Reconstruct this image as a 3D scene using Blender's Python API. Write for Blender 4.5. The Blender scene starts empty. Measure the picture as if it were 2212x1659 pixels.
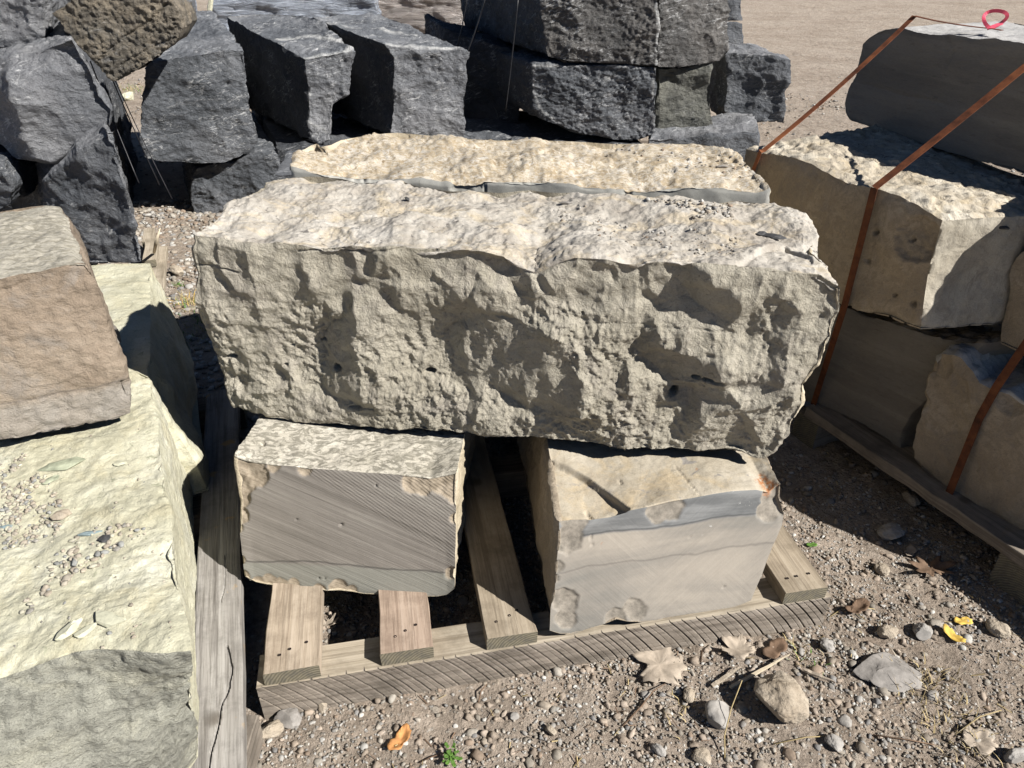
import bpy, math, random
import numpy as np
from mathutils import Vector
from mathutils.bvhtree import BVHTree

random.seed(7)
RNG = np.random.default_rng(7)
R = math.radians
S = bpy.context.scene
COL = S.collection

# ------------------------------------------------------------------ camera, light, exposure
PITCH, EYE, HFOV = 32.0, 1.5, 69.4
cam_d = bpy.data.cameras.new('camera'); cam = bpy.data.objects.new('camera', cam_d); COL.objects.link(cam)
cam.location = (0, 0, EYE); cam.rotation_euler = (R(90-PITCH), 0, 0)
cam_d.sensor_width = 36; cam_d.lens = 18/math.tan(R(HFOV/2)); cam_d.clip_start = .02; cam_d.clip_end = 500
S.camera = cam
SUN_EL, SUN_AZ = 39.0, 29.0            # azimuth: degrees from +X towards the camera side (-Y)
sd = Vector((math.cos(R(SUN_EL))*math.cos(R(SUN_AZ)), -math.cos(R(SUN_EL))*math.sin(R(SUN_AZ)), math.sin(R(SUN_EL))))
sun_d = bpy.data.lights.new('sun', 'SUN'); sun_d.energy = 5.0; sun_d.angle = R(.55); sun_d.color = (1, .965, .925)
sun = bpy.data.objects.new('sun', sun_d); COL.objects.link(sun); sun.rotation_euler = sd.to_track_quat('Z', 'Y').to_euler()
sun.location = (5, -2, 6)
wd = bpy.data.worlds.new('World'); S.world = wd; wd.use_nodes = True
nt = wd.node_tree; bg = nt.nodes['Background']; sky = nt.nodes.new('ShaderNodeTexSky')
sky.sky_type = 'NISHITA'; sky.sun_disc = False; sky.sun_elevation = R(SUN_EL); sky.sun_rotation = R(90+SUN_AZ)
nt.links.new(sky.outputs[0], bg.inputs[0]); bg.inputs[1].default_value = .05; sky.altitude = 3000; sky.dust_density = .15; sky.air_density = .55; sky.ozone_density = 1.5
S.view_settings.view_transform = 'Standard'; S.view_settings.look = 'None'
S.view_settings.exposure = .80; S.view_settings.gamma = 1; S.view_settings.use_curve_mapping = False
S.render.engine = 'CYCLES'; S.cycles.max_bounces = 6; S.cycles.diffuse_bounces = 1; S.cycles.use_denoising = True

# ------------------------------------------------------------------ measuring helpers (photo at 2212 x 1659)
F = 1106/math.tan(R(HFOV/2)); CP, SP = math.cos(R(PITCH)), math.sin(R(PITCH))
def ray(x, y):
    u = (x-1106)/F; v = (829.5-y)/F
    return np.array((u, CP+v*SP, -SP+v*CP))
def Z(x, y, z):
    r = ray(x, y); t = (z-EYE)/r[2]
    return np.array((r[0]*t, r[1]*t, z))
def Wp(x, y, pl):
    (ax, ay), (bx, by) = pl
    n = np.array((by-ay, ax-bx)); r = ray(x, y)
    t = (n[0]*ax+n[1]*ay)/(n[0]*r[0]+n[1]*r[1])
    return np.array((r[0]*t, r[1]*t, EYE+r[2]*t))
def proj(P):
    d = P-np.array((0, 0, EYE)); c = d[:, 1]*CP-d[:, 2]*SP; u = d[:, 0]; v = d[:, 1]*SP+d[:, 2]*CP
    return 1106+F*u/c, 829.5-F*v/c
def Pp(x, y, a, b, c):
    n = np.cross(np.array(b)-a, np.array(c)-a); r = ray(x, y); o_ = np.array((0, 0, EYE)); t = n@(np.array(a)-o_)/(n@r); return o_+r*t
def zl(pts, z): return [Z(x, y, z) for x, y in pts]
def wl(pts, pl): return [Wp(x, y, pl) for x, y in pts]

# ------------------------------------------------------------------ noise
_perm = RNG.permutation(256); _perm = np.concatenate([_perm, _perm, _perm]).astype(np.int64)
_g = RNG.normal(size=(256, 3)); _g /= np.linalg.norm(_g, axis=1)[:, None]
def pn(P, f, seed=0):
    p = P*f+seed*17.31; i = np.floor(p).astype(np.int64); d = p-i; i &= 255
    w = d*d*d*(d*(d*6-15)+10); out = 0
    for a in (0, 1):
        wa = w[:, 0] if a else 1-w[:, 0]
        for b in (0, 1):
            wb = w[:, 1] if b else 1-w[:, 1]
            for c in (0, 1):
                wc = w[:, 2] if c else 1-w[:, 2]
                h = _perm[_perm[_perm[(i[:, 0]+a) & 255]+((i[:, 1]+b) & 255)]+((i[:, 2]+c) & 255)]
                g = _g[h]
                out = out+wa*wb*wc*(g[:, 0]*(d[:, 0]-a)+g[:, 1]*(d[:, 1]-b)+g[:, 2]*(d[:, 2]-c))
    return out*1.7
def fbm(P, f, octv, seed=0, gain=.5, ridge=False):
    s = 0; a = 1
    for k in range(octv):
        n = pn(P, f*2.03**k, seed+k*3.7)
        if ridge: n = .5-np.abs(n)*1.4
        s = s+a*n; a *= gain
    return s
def facets(P, f, seed=0, tilt=.75):
    """conchoidal fracture: shallow tilted bowls that meet in sharp ridges"""
    p = P*f+seed*11.7; i0 = np.floor(p).astype(np.int64); h = np.full(len(P), 9.)
    for a in (-1, 0, 1):
        for b in (-1, 0, 1):
            for c in (-1, 0, 1):
                i = i0+np.array((a, b, c)); q = i & 255
                k = _perm[_perm[_perm[q[:, 0]]+q[:, 1]]+q[:, 2]]
                d = p-(i+.5+_g[k]*.40)
                hh = .85*(d*d).sum(1)+(d*_g[(k*7+13) & 255]).sum(1)*tilt+_g[(k*3+5) & 255][:, 0]*.30
                h = np.minimum(h, hh)
    return (h-.05)/f
def sstep(a, b, x):
    t = np.clip((x-a)/(b-a), 0, 1); return t*t*(3-2*t)
def inpoly(X, Y, poly):
    c = np.zeros(len(X), bool); n = len(poly)
    for k in range(n):
        x0, y0 = poly[k]; x1, y1 = poly[(k+1) % n]
        if y0 == y1: continue
        m = ((y0 > Y) != (y1 > Y)) & (X < (x1-x0)*(Y-y0)/(y1-y0)+x0); c ^= m
    return c
def polyd(X, Y, pts):
    d = np.full(len(X), 1e9)
    for (x0, y0), (x1, y1) in zip(pts[:-1], pts[1:]):
        dx, dy = x1-x0, y1-y0; t = np.clip(((X-x0)*dx+(Y-y0)*dy)/(dx*dx+dy*dy+1e-9), 0, 1)
        d = np.minimum(d, np.hypot(X-x0-t*dx, Y-y0-t*dy))
    return d

# ------------------------------------------------------------------ object helpers
def tag(o, label=None, cat=None, group=None, kind=None):
    for k, v in (('label', label), ('category', cat), ('group', group), ('kind', kind)):
        if v: o[k] = v
    return o
def mesh_obj(name, V, Fq, mats, parent=None, smooth=False, midx=None, origin=True, attrs=None, sharp=None):
    V = np.asarray(V, float)
    org = np.zeros(3)
    if origin and len(V):
        org = np.array(((V[:, 0].min()+V[:, 0].max())/2, (V[:, 1].min()+V[:, 1].max())/2, V[:, 2].min()))
    me = bpy.data.meshes.new(name)
    if isinstance(Fq, np.ndarray):
        n, k = Fq.shape
        me.vertices.add(len(V)); me.vertices.foreach_set('co', (V-org).astype(np.float32).ravel())
        me.loops.add(n*k); me.loops.foreach_set('vertex_index', Fq.astype(np.int32).ravel())
        me.polygons.add(n); me.polygons.foreach_set('loop_start', np.arange(0, n*k, k, dtype=np.int32))
        me.polygons.foreach_set('loop_total', np.full(n, k, dtype=np.int32))
    else:
        me.from_pydata([tuple(v) for v in (V-org)], [], Fq)
    for m in (mats if isinstance(mats, (list, tuple)) else [mats]): me.materials.append(m)
    if midx is not None: me.polygons.foreach_set('material_index', np.asarray(midx, dtype=np.int32))
    if smooth: me.polygons.foreach_set('use_smooth', np.ones(len(me.polygons), bool))
    for an, av in (attrs or {}).items():
        if av.ndim == 1:
            at = me.attributes.new(an, 'FLOAT', 'POINT'); at.data.foreach_set('value', av.astype(np.float32))
        else:
            at = me.attributes.new(an, 'FLOAT_COLOR', 'POINT'); at.data.foreach_set('color', np.c_[av, np.ones(len(av))].astype(np.float32).ravel())
    me.update(calc_edges=True)
    if sharp is not None:
        ev = np.empty(len(me.edges)*2, dtype=np.int32); me.edges.foreach_get('vertices', ev); ev = ev.reshape(-1, 2)
        mk = sharp[ev[:, 0]] & sharp[ev[:, 1]]; se = (mk & (mk-1)) != 0
        at = me.attributes.new('sharp_edge', 'BOOLEAN', 'EDGE'); at.data.foreach_set('value', se)
    o = bpy.data.objects.new(name, me); COL.objects.link(o)
    if parent is not None:
        o.parent = parent; o.location = Vector(org)-parent.location
    else: o.location = org
    return o
def empty(name, loc):
    o = bpy.data.objects.new(name, None); COL.objects.link(o); o.location = loc; o.empty_display_size = .1; return o

# ------------------------------------------------------------------ materials
class M:
    def __init__(s, name, rough=.9, spec=.3):
        s.m = bpy.data.materials.new(name); s.m.use_nodes = True; s.t = s.m.node_tree; s.b = s.t.nodes['Principled BSDF']
        s.b.inputs['Roughness'].default_value = rough; s.b.inputs['Specular IOR Level'].default_value = spec
        s.co = s.n('ShaderNodeTexCoord').outputs['Object']; s.bh = None
    def n(s, t, **k):
        x = s.t.nodes.new(t)
        for a, v in k.items(): setattr(x, a, v)
        return x
    def l(s, a, b): s.t.links.new(a, b)
    def map(s, sc=(1, 1, 1), rot=(0, 0, 0), src=None, loc=(0, 0, 0)):
        m = s.n('ShaderNodeMapping'); m.inputs['Scale'].default_value = sc; m.inputs['Rotation'].default_value = rot; m.inputs['Location'].default_value = loc
        s.l(src or s.co, m.inputs[0]); return m.outputs[0]
    def noise(s, scale, detail=4, rough=.55, src=None, dist=0):
        x = s.n('ShaderNodeTexNoise'); x.inputs['Scale'].default_value = scale; x.inputs['Detail'].default_value = detail
        x.inputs['Roughness'].default_value = rough; x.inputs['Distortion'].default_value = dist
        s.l(src or s.co, x.inputs['Vector']); return x.outputs['Fac']
    def vor(s, scale, src=None, feat='F1', out='Distance'):
        x = s.n('ShaderNodeTexVoronoi'); x.feature = feat; x.inputs['Scale'].default_value = scale
        s.l(src or s.co, x.inputs['Vector']); return x.outputs[out]
    def ramp(s, src, stops, interp='LINEAR'):
        r = s.n('ShaderNodeValToRGB'); r.color_ramp.interpolation = interp; e = r.color_ramp.elements
        while len(e) < len(stops): e.new(.5)
        for k, (p, c) in enumerate(stops):
            e[k].position = p; e[k].color = (c, c, c, 1) if isinstance(c, (int, float)) else (*c, 1)
        s.l(src, r.inputs[0]); return r.outputs[0]
    def mix(s, fac, a, b, mode='MIX'):
        x = s.n('ShaderNodeMix'); x.data_type = 'RGBA'; x.blend_type = mode
        for i, v in ((0, fac), (6, a), (7, b)):
            if isinstance(v, (int, float)): x.inputs[i].default_value = v if i == 0 else (v, v, v, 1)
            elif isinstance(v, tuple): x.inputs[i].default_value = (*v, 1)
            else: s.l(v, x.inputs[i])
        return x.outputs[2]
    def math(s, op, a, b=None):
        x = s.n('ShaderNodeMath'); x.operation = op
        for i, v in ((0, a), (1, b)):
            if v is None: continue
            if isinstance(v, (int, float)): x.inputs[i].default_value = v
            else: s.l(v, x.inputs[i])
        return x.outputs[0]
    def attr(s, name, out='Fac'):
        a = s.n('ShaderNodeAttribute'); a.attribute_name = name; return a.outputs[out]
    def bump(s, h, dist, strength=1):
        b = s.n('ShaderNodeBump'); b.inputs['Distance'].default_value = dist; b.inputs['Strength'].default_value = strength
        s.l(h, b.inputs['Height'])
        if s.bh is not None: s.l(s.bh, b.inputs['Normal'])
        s.bh = b.outputs[0]; return s
    def out(s, col):
        if isinstance(col, tuple): s.b.inputs['Base Color'].default_value = (*col, 1)
        else: s.l(col, s.b.inputs['Base Color'])
        if s.bh is not None: s.l(s.bh, s.b.inputs['Normal'])
        return s.m

def lime(name, c0, c1, c2, stain=None, stain_amt=.5, fleck=None, big=3.5, grain=55, bump=.004, stretch=(1, 1, 1), fine=260, seed=0, worm=None, chipcol=None, bands=False, low=None):
    """limestone: large tone patches, medium mottling, fine grain, optional rusty stain, dark flecks and worm-like mottling"""
    m = M(name); co = m.map(stretch, loc=(seed, seed*2, seed*.7))
    a = m.noise(big, 5, .6, co, .4); b = m.noise(grain*.35, 8, .68, co, .6); f = m.noise(fine, 3, .6, co)
    t = m.mix(.45, a, b); col = m.ramp(t, [(.34, c0), (.5, c1), (.64, c2)])
    if stain:
        sm = m.ramp(m.noise(big*1.8, 7, .72, m.map((1, 1, 1), loc=(5+seed, 1, 3), src=co), .8), [(.5, 0), (.62, stain_amt)])
        col = m.mix(sm, col, stain)
    if worm:
        w = m.noise(grain*.8, 4, .6, m.map((1, 1, 1), src=co, loc=(9, 4, 2)), 2.2)
        col = m.mix(m.ramp(w, [(.47, 0), (.56, .75)]), col, worm)
    if fleck:
        fl = m.ramp(m.noise(grain, 3, .5, m.map((1, 1, 1), src=co, loc=(2, 7, 1)), 1.0), [(.64, 0), (.70, .85)])
        col = m.mix(fl, col, fleck)
    if low:
        sp_ = m.n('ShaderNodeSeparateXYZ'); m.l(m.co, sp_.inputs[0]); hz_ = m.math('ADD', sp_.outputs['Z'], m.math('MULTIPLY', m.noise(5, 4, .5, m.co), .04))
        col = m.mix(m.ramp(hz_, [(low[0]+.002, .6), (low[0]+.024, 0)]), col, low[1]); col = m.mix(m.ramp(m.math('ABSOLUTE', m.math('SUBTRACT', hz_, low[0]+.02)), [(0, .6), (.003, 0)]), col, (.14, .12, .10))
    if bands: col = m.mix(.32, col, m.ramp(m.noise(1.0, 3, .45, m.map((.35, .35, 8.5), src=m.mix(.03, m.co, m.noise(6, 3)))), [(.36, .55), (.44, .62), (.455, 1.0), (.52, .86), (.535, .66), (.62, 1.0)]), 'MULTIPLY')
    col = m.mix(.5, col, m.ramp(f, [(.3, .62), (.7, 1.0)]), 'MULTIPLY')
    col = m.mix(m.ramp(m.noise(grain*2.2, 5, .7, co, .5), [(.58, 0), (.68, .35)]), col, (c0[0]*.4, c0[1]*.4, c0[2]*.4))
    if chipcol: col = m.mix(m.attr('chip'), col, m.mix(b, chipcol, (chipcol[0]*.5, chipcol[1]*.5, chipcol[2]*.5)))
    m.bump(m.noise(grain*.7, 8, .66, co, .5), bump*2.2, .9); m.bump(f, bump*.4, .8)
    return m.out(col)

def dark(name, base, light, vein=.6, seed=0, warm=None, bump=.006, vs=14):
    """dark limestone with pale calcite flecks and veins"""
    m = M(name, .72, .35); co = m.map((1, 1, 1), loc=(seed, seed*1.7, seed*.4))
    a = m.noise(4, 6, .65, co, .5); b = m.noise(28, 9, .72, co, .7)
    col = m.ramp(m.mix(.5, a, b), [(.36, base), (.64, light)])
    if warm: col = m.mix(m.ramp(m.noise(9, 7, .7, co), [(.46, 0), (.6, .8)]), col, warm)
    msk = m.ramp(m.noise(5, 4, .6, m.map((1, 1, 1), src=co, loc=(3, 3, 3))), [(.47, 0), (.60, 1)])
    col = m.mix(m.ramp(m.noise(2.2, 5, .65, co), [(.46, 0), (.62, .5)]), col, (light[0]*1.35, light[1]*1.3, light[2]*1.25))
    st = m.map((1, 1, 3.2), src=m.map((1, 1, 1), src=co, rot=(.25, .3, .2)))
    v1 = m.ramp(m.noise(vs, 9, .80, st, 1.5), [(.535, 0), (.585, 1)])
    ln = m.ramp(m.vor(3.2, m.mix(.12, co, m.noise(5, 5, .6, co)), 'DISTANCE_TO_EDGE'), [(0, .8), (.006, 0)])
    fac = m.math('MULTIPLY', m.math('MULTIPLY', v1, msk), vein)
    col = m.mix(fac, col, (.48, .48, .47)); col = m.mix(m.math('MULTIPLY', m.math('MULTIPLY', ln, m.ramp(m.noise(9, 4), [(.5, 0), (.6, 1)])), vein*.7), col, (.45, .45, .44)); col = m.mix(m.attr('stain'), col, (.5, .5, .48))
    sp = m.ramp(m.noise(170, 2, .5, co), [(.68, 0), (.74, .5)]); col = m.mix(sp, col, (.3, .31, .32))
    wq = m.map((1, 1, 1.9), src=m.mix(.06, co, m.noise(12, 4, .6, co))); vq = m.n('ShaderNodeTexVoronoi'); vq.feature = 'F1'; vq.inputs['Scale'].default_value = 26; vq.inputs['Detail'].default_value = 2.5; vq.inputs['Roughness'].default_value = .6; m.l(wq, vq.inputs['Vector'])
    m.bump(vq.outputs['Distance'], bump*1.1, 1); m.bump(m.noise(22, 10, .75, m.map((1, 1, 1.8), src=co), .6), bump*2.0, 1); m.bump(m.noise(140, 5, .7, co), bump*.4, 1)
    return m.out(col)

def wood(name, c0, c1, c2, axis=0, ring=0, stain=None, saw=False):
    m = M(name, .85, .25); sc = [26, 26, 26]; sc[axis] = 1.1; co = m.map(tuple(sc))
    a = m.noise(1.0, 9, .62, co, .55); fi = [160, 160, 160]; fi[axis] = 5; b = m.noise(1.0, 5, .6, m.map(tuple(fi)))
    col = m.ramp(m.mix(.35, a, b), [(.34, c0), (.5, c1), (.66, c2)])
    kn = m.ramp(m.vor(5.5, m.map((1, 1, 1), loc=(.3, .7, .1))), [(.0, .9), (.075, .55), (.12, 0)])
    col = m.mix(kn, col, (c0[0]*.45, c0[1]*.38, c0[2]*.3))
    col = m.mix(m.ramp(m.noise(6, 7, .75), [(.46, 0), (.66, .7)]), col, (c0[0]*.6, c0[1]*.6, c0[2]*.6)); gs = [60, 60, 60]; gs[axis] = 2.2; col = m.mix(m.ramp(m.noise(1.0, 6, .7, m.map(tuple(gs), loc=(1, 5, 2))), [(.40, .55), (.5, 0)]), col, (c0[0]*.5, c0[1]*.48, c0[2]*.46))
    if stain: col = m.mix(m.ramp(m.noise(9, 5, .6, m.map((1, 1, 1), loc=(4, 4, 4))), [(.6, 0), (.66, .8)]), col, stain)
    cr = [34, 34, 34]; cr[axis] = 2; cn = m.ramp(m.noise(1.0, 3, .6, m.map(tuple(cr), loc=(8, 8, 8))), [(.30, 1), (.34, 0)])
    col = m.mix(cn, col, (c0[0]*.25, c0[1]*.25, c0[2]*.25))
    m.bump(a, .0022, .9); m.bump(b, .0012, .8)
    return m.out(col)
def endgrain(name, c0, c1):
    m = M(name, .9, .2); w = m.n('ShaderNodeTexWave'); w.wave_type = 'RINGS'; w.rings_direction = 'X'
    w.inputs['Scale'].default_value = 46; w.inputs['Distortion'].default_value = 3; w.inputs['Detail'].default_value = 3
    m.l(m.map((1, 1, 1), loc=(.03, 0, .05)), w.inputs[0]); col = m.ramp(w.outputs['Fac'], [(.2, c0), (.8, c1)])
    col = m.mix(m.ramp(m.noise(60, 5, .6), [(.4, 0), (.7, .5)]), col, (c0[0]*.5,)*3)
    m.bump(w.outputs['Fac'], .0012, .7); return m.out(col)
def rust(name, deep):
    m = M(name, .75, .3); a = m.noise(45, 7, .7); b = m.noise(9, 4, .6)
    k = .6 if deep else 1
    col = m.ramp(m.mix(.5, a, b), [(.35, (.05*k, .02*k, .012*k)), (.5, (.19*k, .065*k, .028*k)), (.66, (.33*k, .12*k, .045*k))])
    m.b.inputs['Metallic'].default_value = .2; m.bump(a, .001, .8); return m.out(col)
def plain(name, c, rough=.8, var=.35, sc=30, bump=.001):
    m = M(name, rough); n = m.noise(sc, 6, .65)
    m.bump(n, bump, .8); return m.out(m.ramp(n, [(.35, tuple(x*(1-var) for x in c)), (.65, tuple(x*(1+var*.5) for x in c))]))

MAT = {}
MAT['main_top'] = lime('limestone_weathered_top', (0.278, 0.244, 0.204), (0.426, 0.392, 0.335), (0.531, 0.500, 0.444), stain=(0.487, 0.392, 0.244), stain_amt=.5, fleck=(0.148, 0.135, 0.122), big=5, grain=42, bump=.003, stretch=(1, 1.25, 1))
MAT['main_front'] = lime('limestone_split_face', (0.285, 0.258, 0.198), (0.386, 0.354, 0.281), (0.451, 0.414, 0.336), stain=(0.322, 0.290, 0.244), stain_amt=.6, fleck=(0.221, 0.198, 0.161), big=3, grain=60, bump=.0065, seed=3)
MAT['tan_top'] = lime('limestone_golden_top', (.38, .32, .235), (.53, .465, .36), (.61, .56, .465), stain=(.60, .565, .50), stain_amt=.9, fleck=(.22, .16, .09), worm=(.36, .275, .165), big=6, grain=40, bump=.004, stretch=(1, 1.5, 1), seed=5)
MAT['saw_grey'] = lime('limestone_sawn_grey', (.32, .315, .28), (.37, .365, .33), (.41, .40, .36), big=4, grain=22, bump=.0006, seed=2, fine=400)
MAT['mottle_top'] = lime('limestone_mottled_top', (.42, .39, .31), (.56, .52, .43), (.66, .62, .52), worm=(.20, .185, .145), big=6, grain=34, bump=.003, stretch=(1, 1.3, 1), seed=8)
MAT['cream'] = lime('limestone_cream_break', (.36, .30, .20), (.50, .43, .31), (.60, .53, .41), big=6, grain=40, bump=.003, seed=4)
MAT['lr_top'] = lime('limestone_tan_bedding', (.34, .28, .20), (.46, .405, .31), (.54, .49, .40), stain=(.55, .43, .26), stain_amt=.5, fleck=(.28, .26, .24), big=5, grain=24, bump=.0016, seed=11)
MAT['sage_top'] = lime('sandstone_pale_yellow', (.41, .39, .275), (.54, .52, .385), (.63, .615, .49), stain=(.56, .50, .32), stain_amt=.4, big=5, grain=45, bump=.0035, seed=6, fleck=(.34, .34, .24))
MAT['sage_front'] = lime('sandstone_grey_green_break', (.215, .21, .175), (.32, .315, .26), (.43, .42, .345), stain=(.43, .41, .31), stain_amt=.5, big=4, grain=46, bump=.010, stretch=(.6, .6, 1.7), seed=7)
MAT['brown'] = lime('sandstone_brown_face', (0.181, 0.142, 0.103), (0.267, 0.211, 0.155), (0.327, 0.267, 0.202), stain=(0.249, 0.224, 0.194), stain_amt=.6, big=3, grain=50, bump=.0040, stretch=(1, 1, 1.25), seed=12, low=(.115, (.31, .29, .255)))
MAT['brown_top'] = lime('sandstone_grey_top', (.30, .275, .22), (.41, .38, .31), (.50, .465, .38), worm=(.24, .22, .17), big=7, grain=34, bump=.004, stretch=(.7, 1.6, 1), seed=13)
MAT['right_top'] = lime('limestone_pitted_top', (.34, .29, .22), (.50, .44, .34), (.60, .55, .45), stain=(.54, .42, .24), stain_amt=.4, fleck=(.16, .14, .12), big=7, grain=36, bump=.006, seed=14)
MAT['right_side'] = lime('limestone_tan_side', (.26, .21, .15), (.36, .30, .22), (.42, .36, .28), stain=(.22, .19, .155), stain_amt=.7, worm=(.29, .24, .175), big=3.2, grain=30, bump=.0045, seed=15, stretch=(1, 1, 1))
MAT['right_end'] = lime('limestone_pale_end', (.34, .30, .23), (.42, .38, .30), (.48, .44, .36), stain=(.25, .225, .18), stain_amt=.7, big=4, grain=40, bump=.0025, seed=16)
MAT['right_dark'] = lime('limestone_brown_grey_shaded', (.15, .138, .12), (.20, .182, .155), (.24, .218, .185), bands=True, big=2.5, grain=20, bump=.0015, seed=17, stretch=(.4, .4, 2.6))  # brown-grey stone, shade of the top and bottom blocks darkened into its base
MAT['slab_top'] = lime('limestone_pale_grey_top', (.33, .32, .30), (.42, .41, .39), (.50, .49, .47), big=5, grain=40, bump=.003, seed=25)
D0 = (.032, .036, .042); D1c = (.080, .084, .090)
MAT['dk_a'] = dark('dark_stone_veined_shade', D0, D1c, .6, 1)  # darkest copy: shade painted into left faces and stones out of the sun
MAT['dk_b'] = dark('dark_stone_plain', (0.042, 0.047, 0.053), (0.128, 0.136, 0.147), .75, 4)
MAT['dk_top'] = dark('dark_stone_flecked_top', (0.057, 0.062, 0.070), (0.176, 0.187, 0.201), 1.0, 7, vs=11)
MAT['dk_grey'] = dark('dark_stone_pale_grey', (0.084, 0.088, 0.095), (0.202, 0.208, 0.217), 1.0, 9)
MAT['dk_warm'] = dark('dark_stone_brownish', (0.040, 0.040, 0.039), (0.119, 0.114, 0.107), .8, 12)
MAT['dk_olive'] = dark('dark_stone_olive', (.05, .05, .044), (.15, .15, .125), .3, 15)
MAT['tan_rough'] = dark('rough_tan_crust', (.075, .068, .056), (.21, .185, .145), .3, 18, warm=(.31, .26, .19), bump=.010)
MAT['wood_new'] = wood('wood_fresh', (0.284, 0.224, 0.163), (0.404, 0.331, 0.249), (0.473, 0.400, 0.314), 0)
MAT['wood_pink'] = wood('wood_pinkish', (0.267, 0.194, 0.142), (0.378, 0.288, 0.219), (0.447, 0.357, 0.280), 0)
MAT['wood_tan'] = wood('wood_tan', (0.238, 0.194, 0.136), (0.339, 0.282, 0.207), (0.405, 0.348, 0.264), 0)
MAT['wood_grey'] = wood('wood_weathered', (.19, .175, .155), (.31, .29, .26), (.40, .38, .345), 0, stain=(.42, .28, .12))
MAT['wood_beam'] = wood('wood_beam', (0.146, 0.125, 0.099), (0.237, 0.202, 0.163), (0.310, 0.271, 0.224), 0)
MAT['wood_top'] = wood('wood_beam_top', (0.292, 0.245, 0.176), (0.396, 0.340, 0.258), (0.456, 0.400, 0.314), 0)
MAT['wood_dark'] = wood('wood_dark', (.10, .08, .06), (.16, .13, .10), (.22, .18, .135), 0)
MAT['endg'] = endgrain('wood_end_grain', (.13, .115, .08), (.21, .185, .13))
MAT['rust'] = rust('rusty_steel', False); MAT['rust_dk'] = rust('rusty_steel_dark', True)
MAT['nail'] = plain('nail_hole', (.02, .012, .01))
MAT['pink'] = plain('pink_tape', (.75, .10, .16), .45, .15)
MAT['wire'] = plain('black_strap', (.02, .02, .022), .4)
MAT['chipdk'] = plain('dark_chip', (.06, .06, .06), .8, .5, 60)
MAT['shard'] = plain('sage_shard', (.33, .35, .25), .9, .35, 40, .003)
MAT['paleshard'] = plain('pale_shard', (.52, .51, .38), .9, .25, 50, .003)
MAT['blueshard'] = plain('blue_shard', (.22, .28, .29), .9, .3, 50, .002)
MAT['cobble'] = lime('cobble_tan', (.29, .235, .17), (.40, .34, .26), (.50, .44, .35), big=9, grain=60, bump=.003, seed=21)
MAT['cobble_g'] = plain('cobble_grey', (.33, .31, .28), .8, .3, 25, .002)
MAT['slate'] = plain('slate_grey', (.27, .25, .225), .85, .4, 25, .003)
MAT['leaf_tan'] = plain('leaf_tan', (0.374, 0.315, 0.246), .8, .3, 40)
MAT['leaf_brown'] = plain('leaf_brown', (.17, .11, .07), .8, .4, 40)
MAT['leaf_orange'] = plain('leaf_orange', (.52, .25, .09), .75, .35, 60)
MAT['leaf_yellow'] = plain('leaf_yellow', (.62, .42, .09), .75, .3, 60)
MAT['green'] = plain('weed_green', (.10, .20, .035), .7, .4, 60)
MAT['straw'] = plain('dry_straw', (.42, .33, .17), .85, .35, 20)
MAT['splinter'] = plain('pale_splinter', (.55, .47, .34), .85, .25, 40)

# sawn faces with grooves
def sawn_left():
    m = M('limestone_sawn_brownish', .8); co = m.co
    rt = m.map((1, 1, 1), rot=(0, -.40, 0)); a = m.noise(3.5, 5, .55, m.map((.5, 1, 3.2), src=rt))
    st = m.noise(1.0, 5, .75, m.map((1.2, 1, 75), src=rt))
    col = m.ramp(m.mix(.5, a, st), [(.38, (.15, .135, .115)), (.5, (.205, .185, .16)), (.62, (.265, .245, .21))])
    sep = m.n('ShaderNodeSeparateXYZ'); m.l(co, sep.inputs[0])
    low = m.ramp(sep.outputs['Z'], [(.075, 1), (.085, 0)]); col = m.mix(m.math('MULTIPLY', low, .55), col, (.22, .225, .19))
    cr = m.noise(7, 3, .5); ln = m.math('ABSOLUTE', m.math('SUBTRACT', m.math('ADD', sep.outputs['Z'], m.math('MULTIPLY', cr, .045)), .105))
    col = m.mix(m.ramp(ln, [(.0, .8), (.0022, 0)]), col, (.06, .055, .05))
    w = m.n('ShaderNodeTexWave'); w.bands_direction = 'Z'; w.inputs['Scale'].default_value = 44; w.inputs['Distortion'].default_value = 1.8; w.inputs['Detail'].default_value = 3; w.inputs['Detail Scale'].default_value = .15
    m.l(m.map((1, 1, 1), rot=(0, -.66, 0)), w.inputs[0])
    # deeper kerfs only in the upper right wedge of the face
    wd_ = m.math('ADD', m.math('MULTIPLY', sep.outputs['Z'], 1.0), m.math('MULTIPLY', sep.outputs['X'], .6))
    wedge = m.ramp(wd_, [(.255, 0), (.268, 1)])
    kf = m.math('MULTIPLY', wedge, w.outputs['Fac'])
    col = m.mix(m.math('MULTIPLY', kf, .09), col, (.09, .085, .075))
    col = m.mix(m.attr('chip'), col, m.ramp(m.noise(50, 7, .7), [(.35, (.21, .17, .12)), (.65, (.40, .335, .25))]))
    m.bump(st, .0030, .9); m.bump(kf, .0006, .7); m.bump(m.noise(300, 2), .0003, .6)
    return m.out(col)
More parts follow.
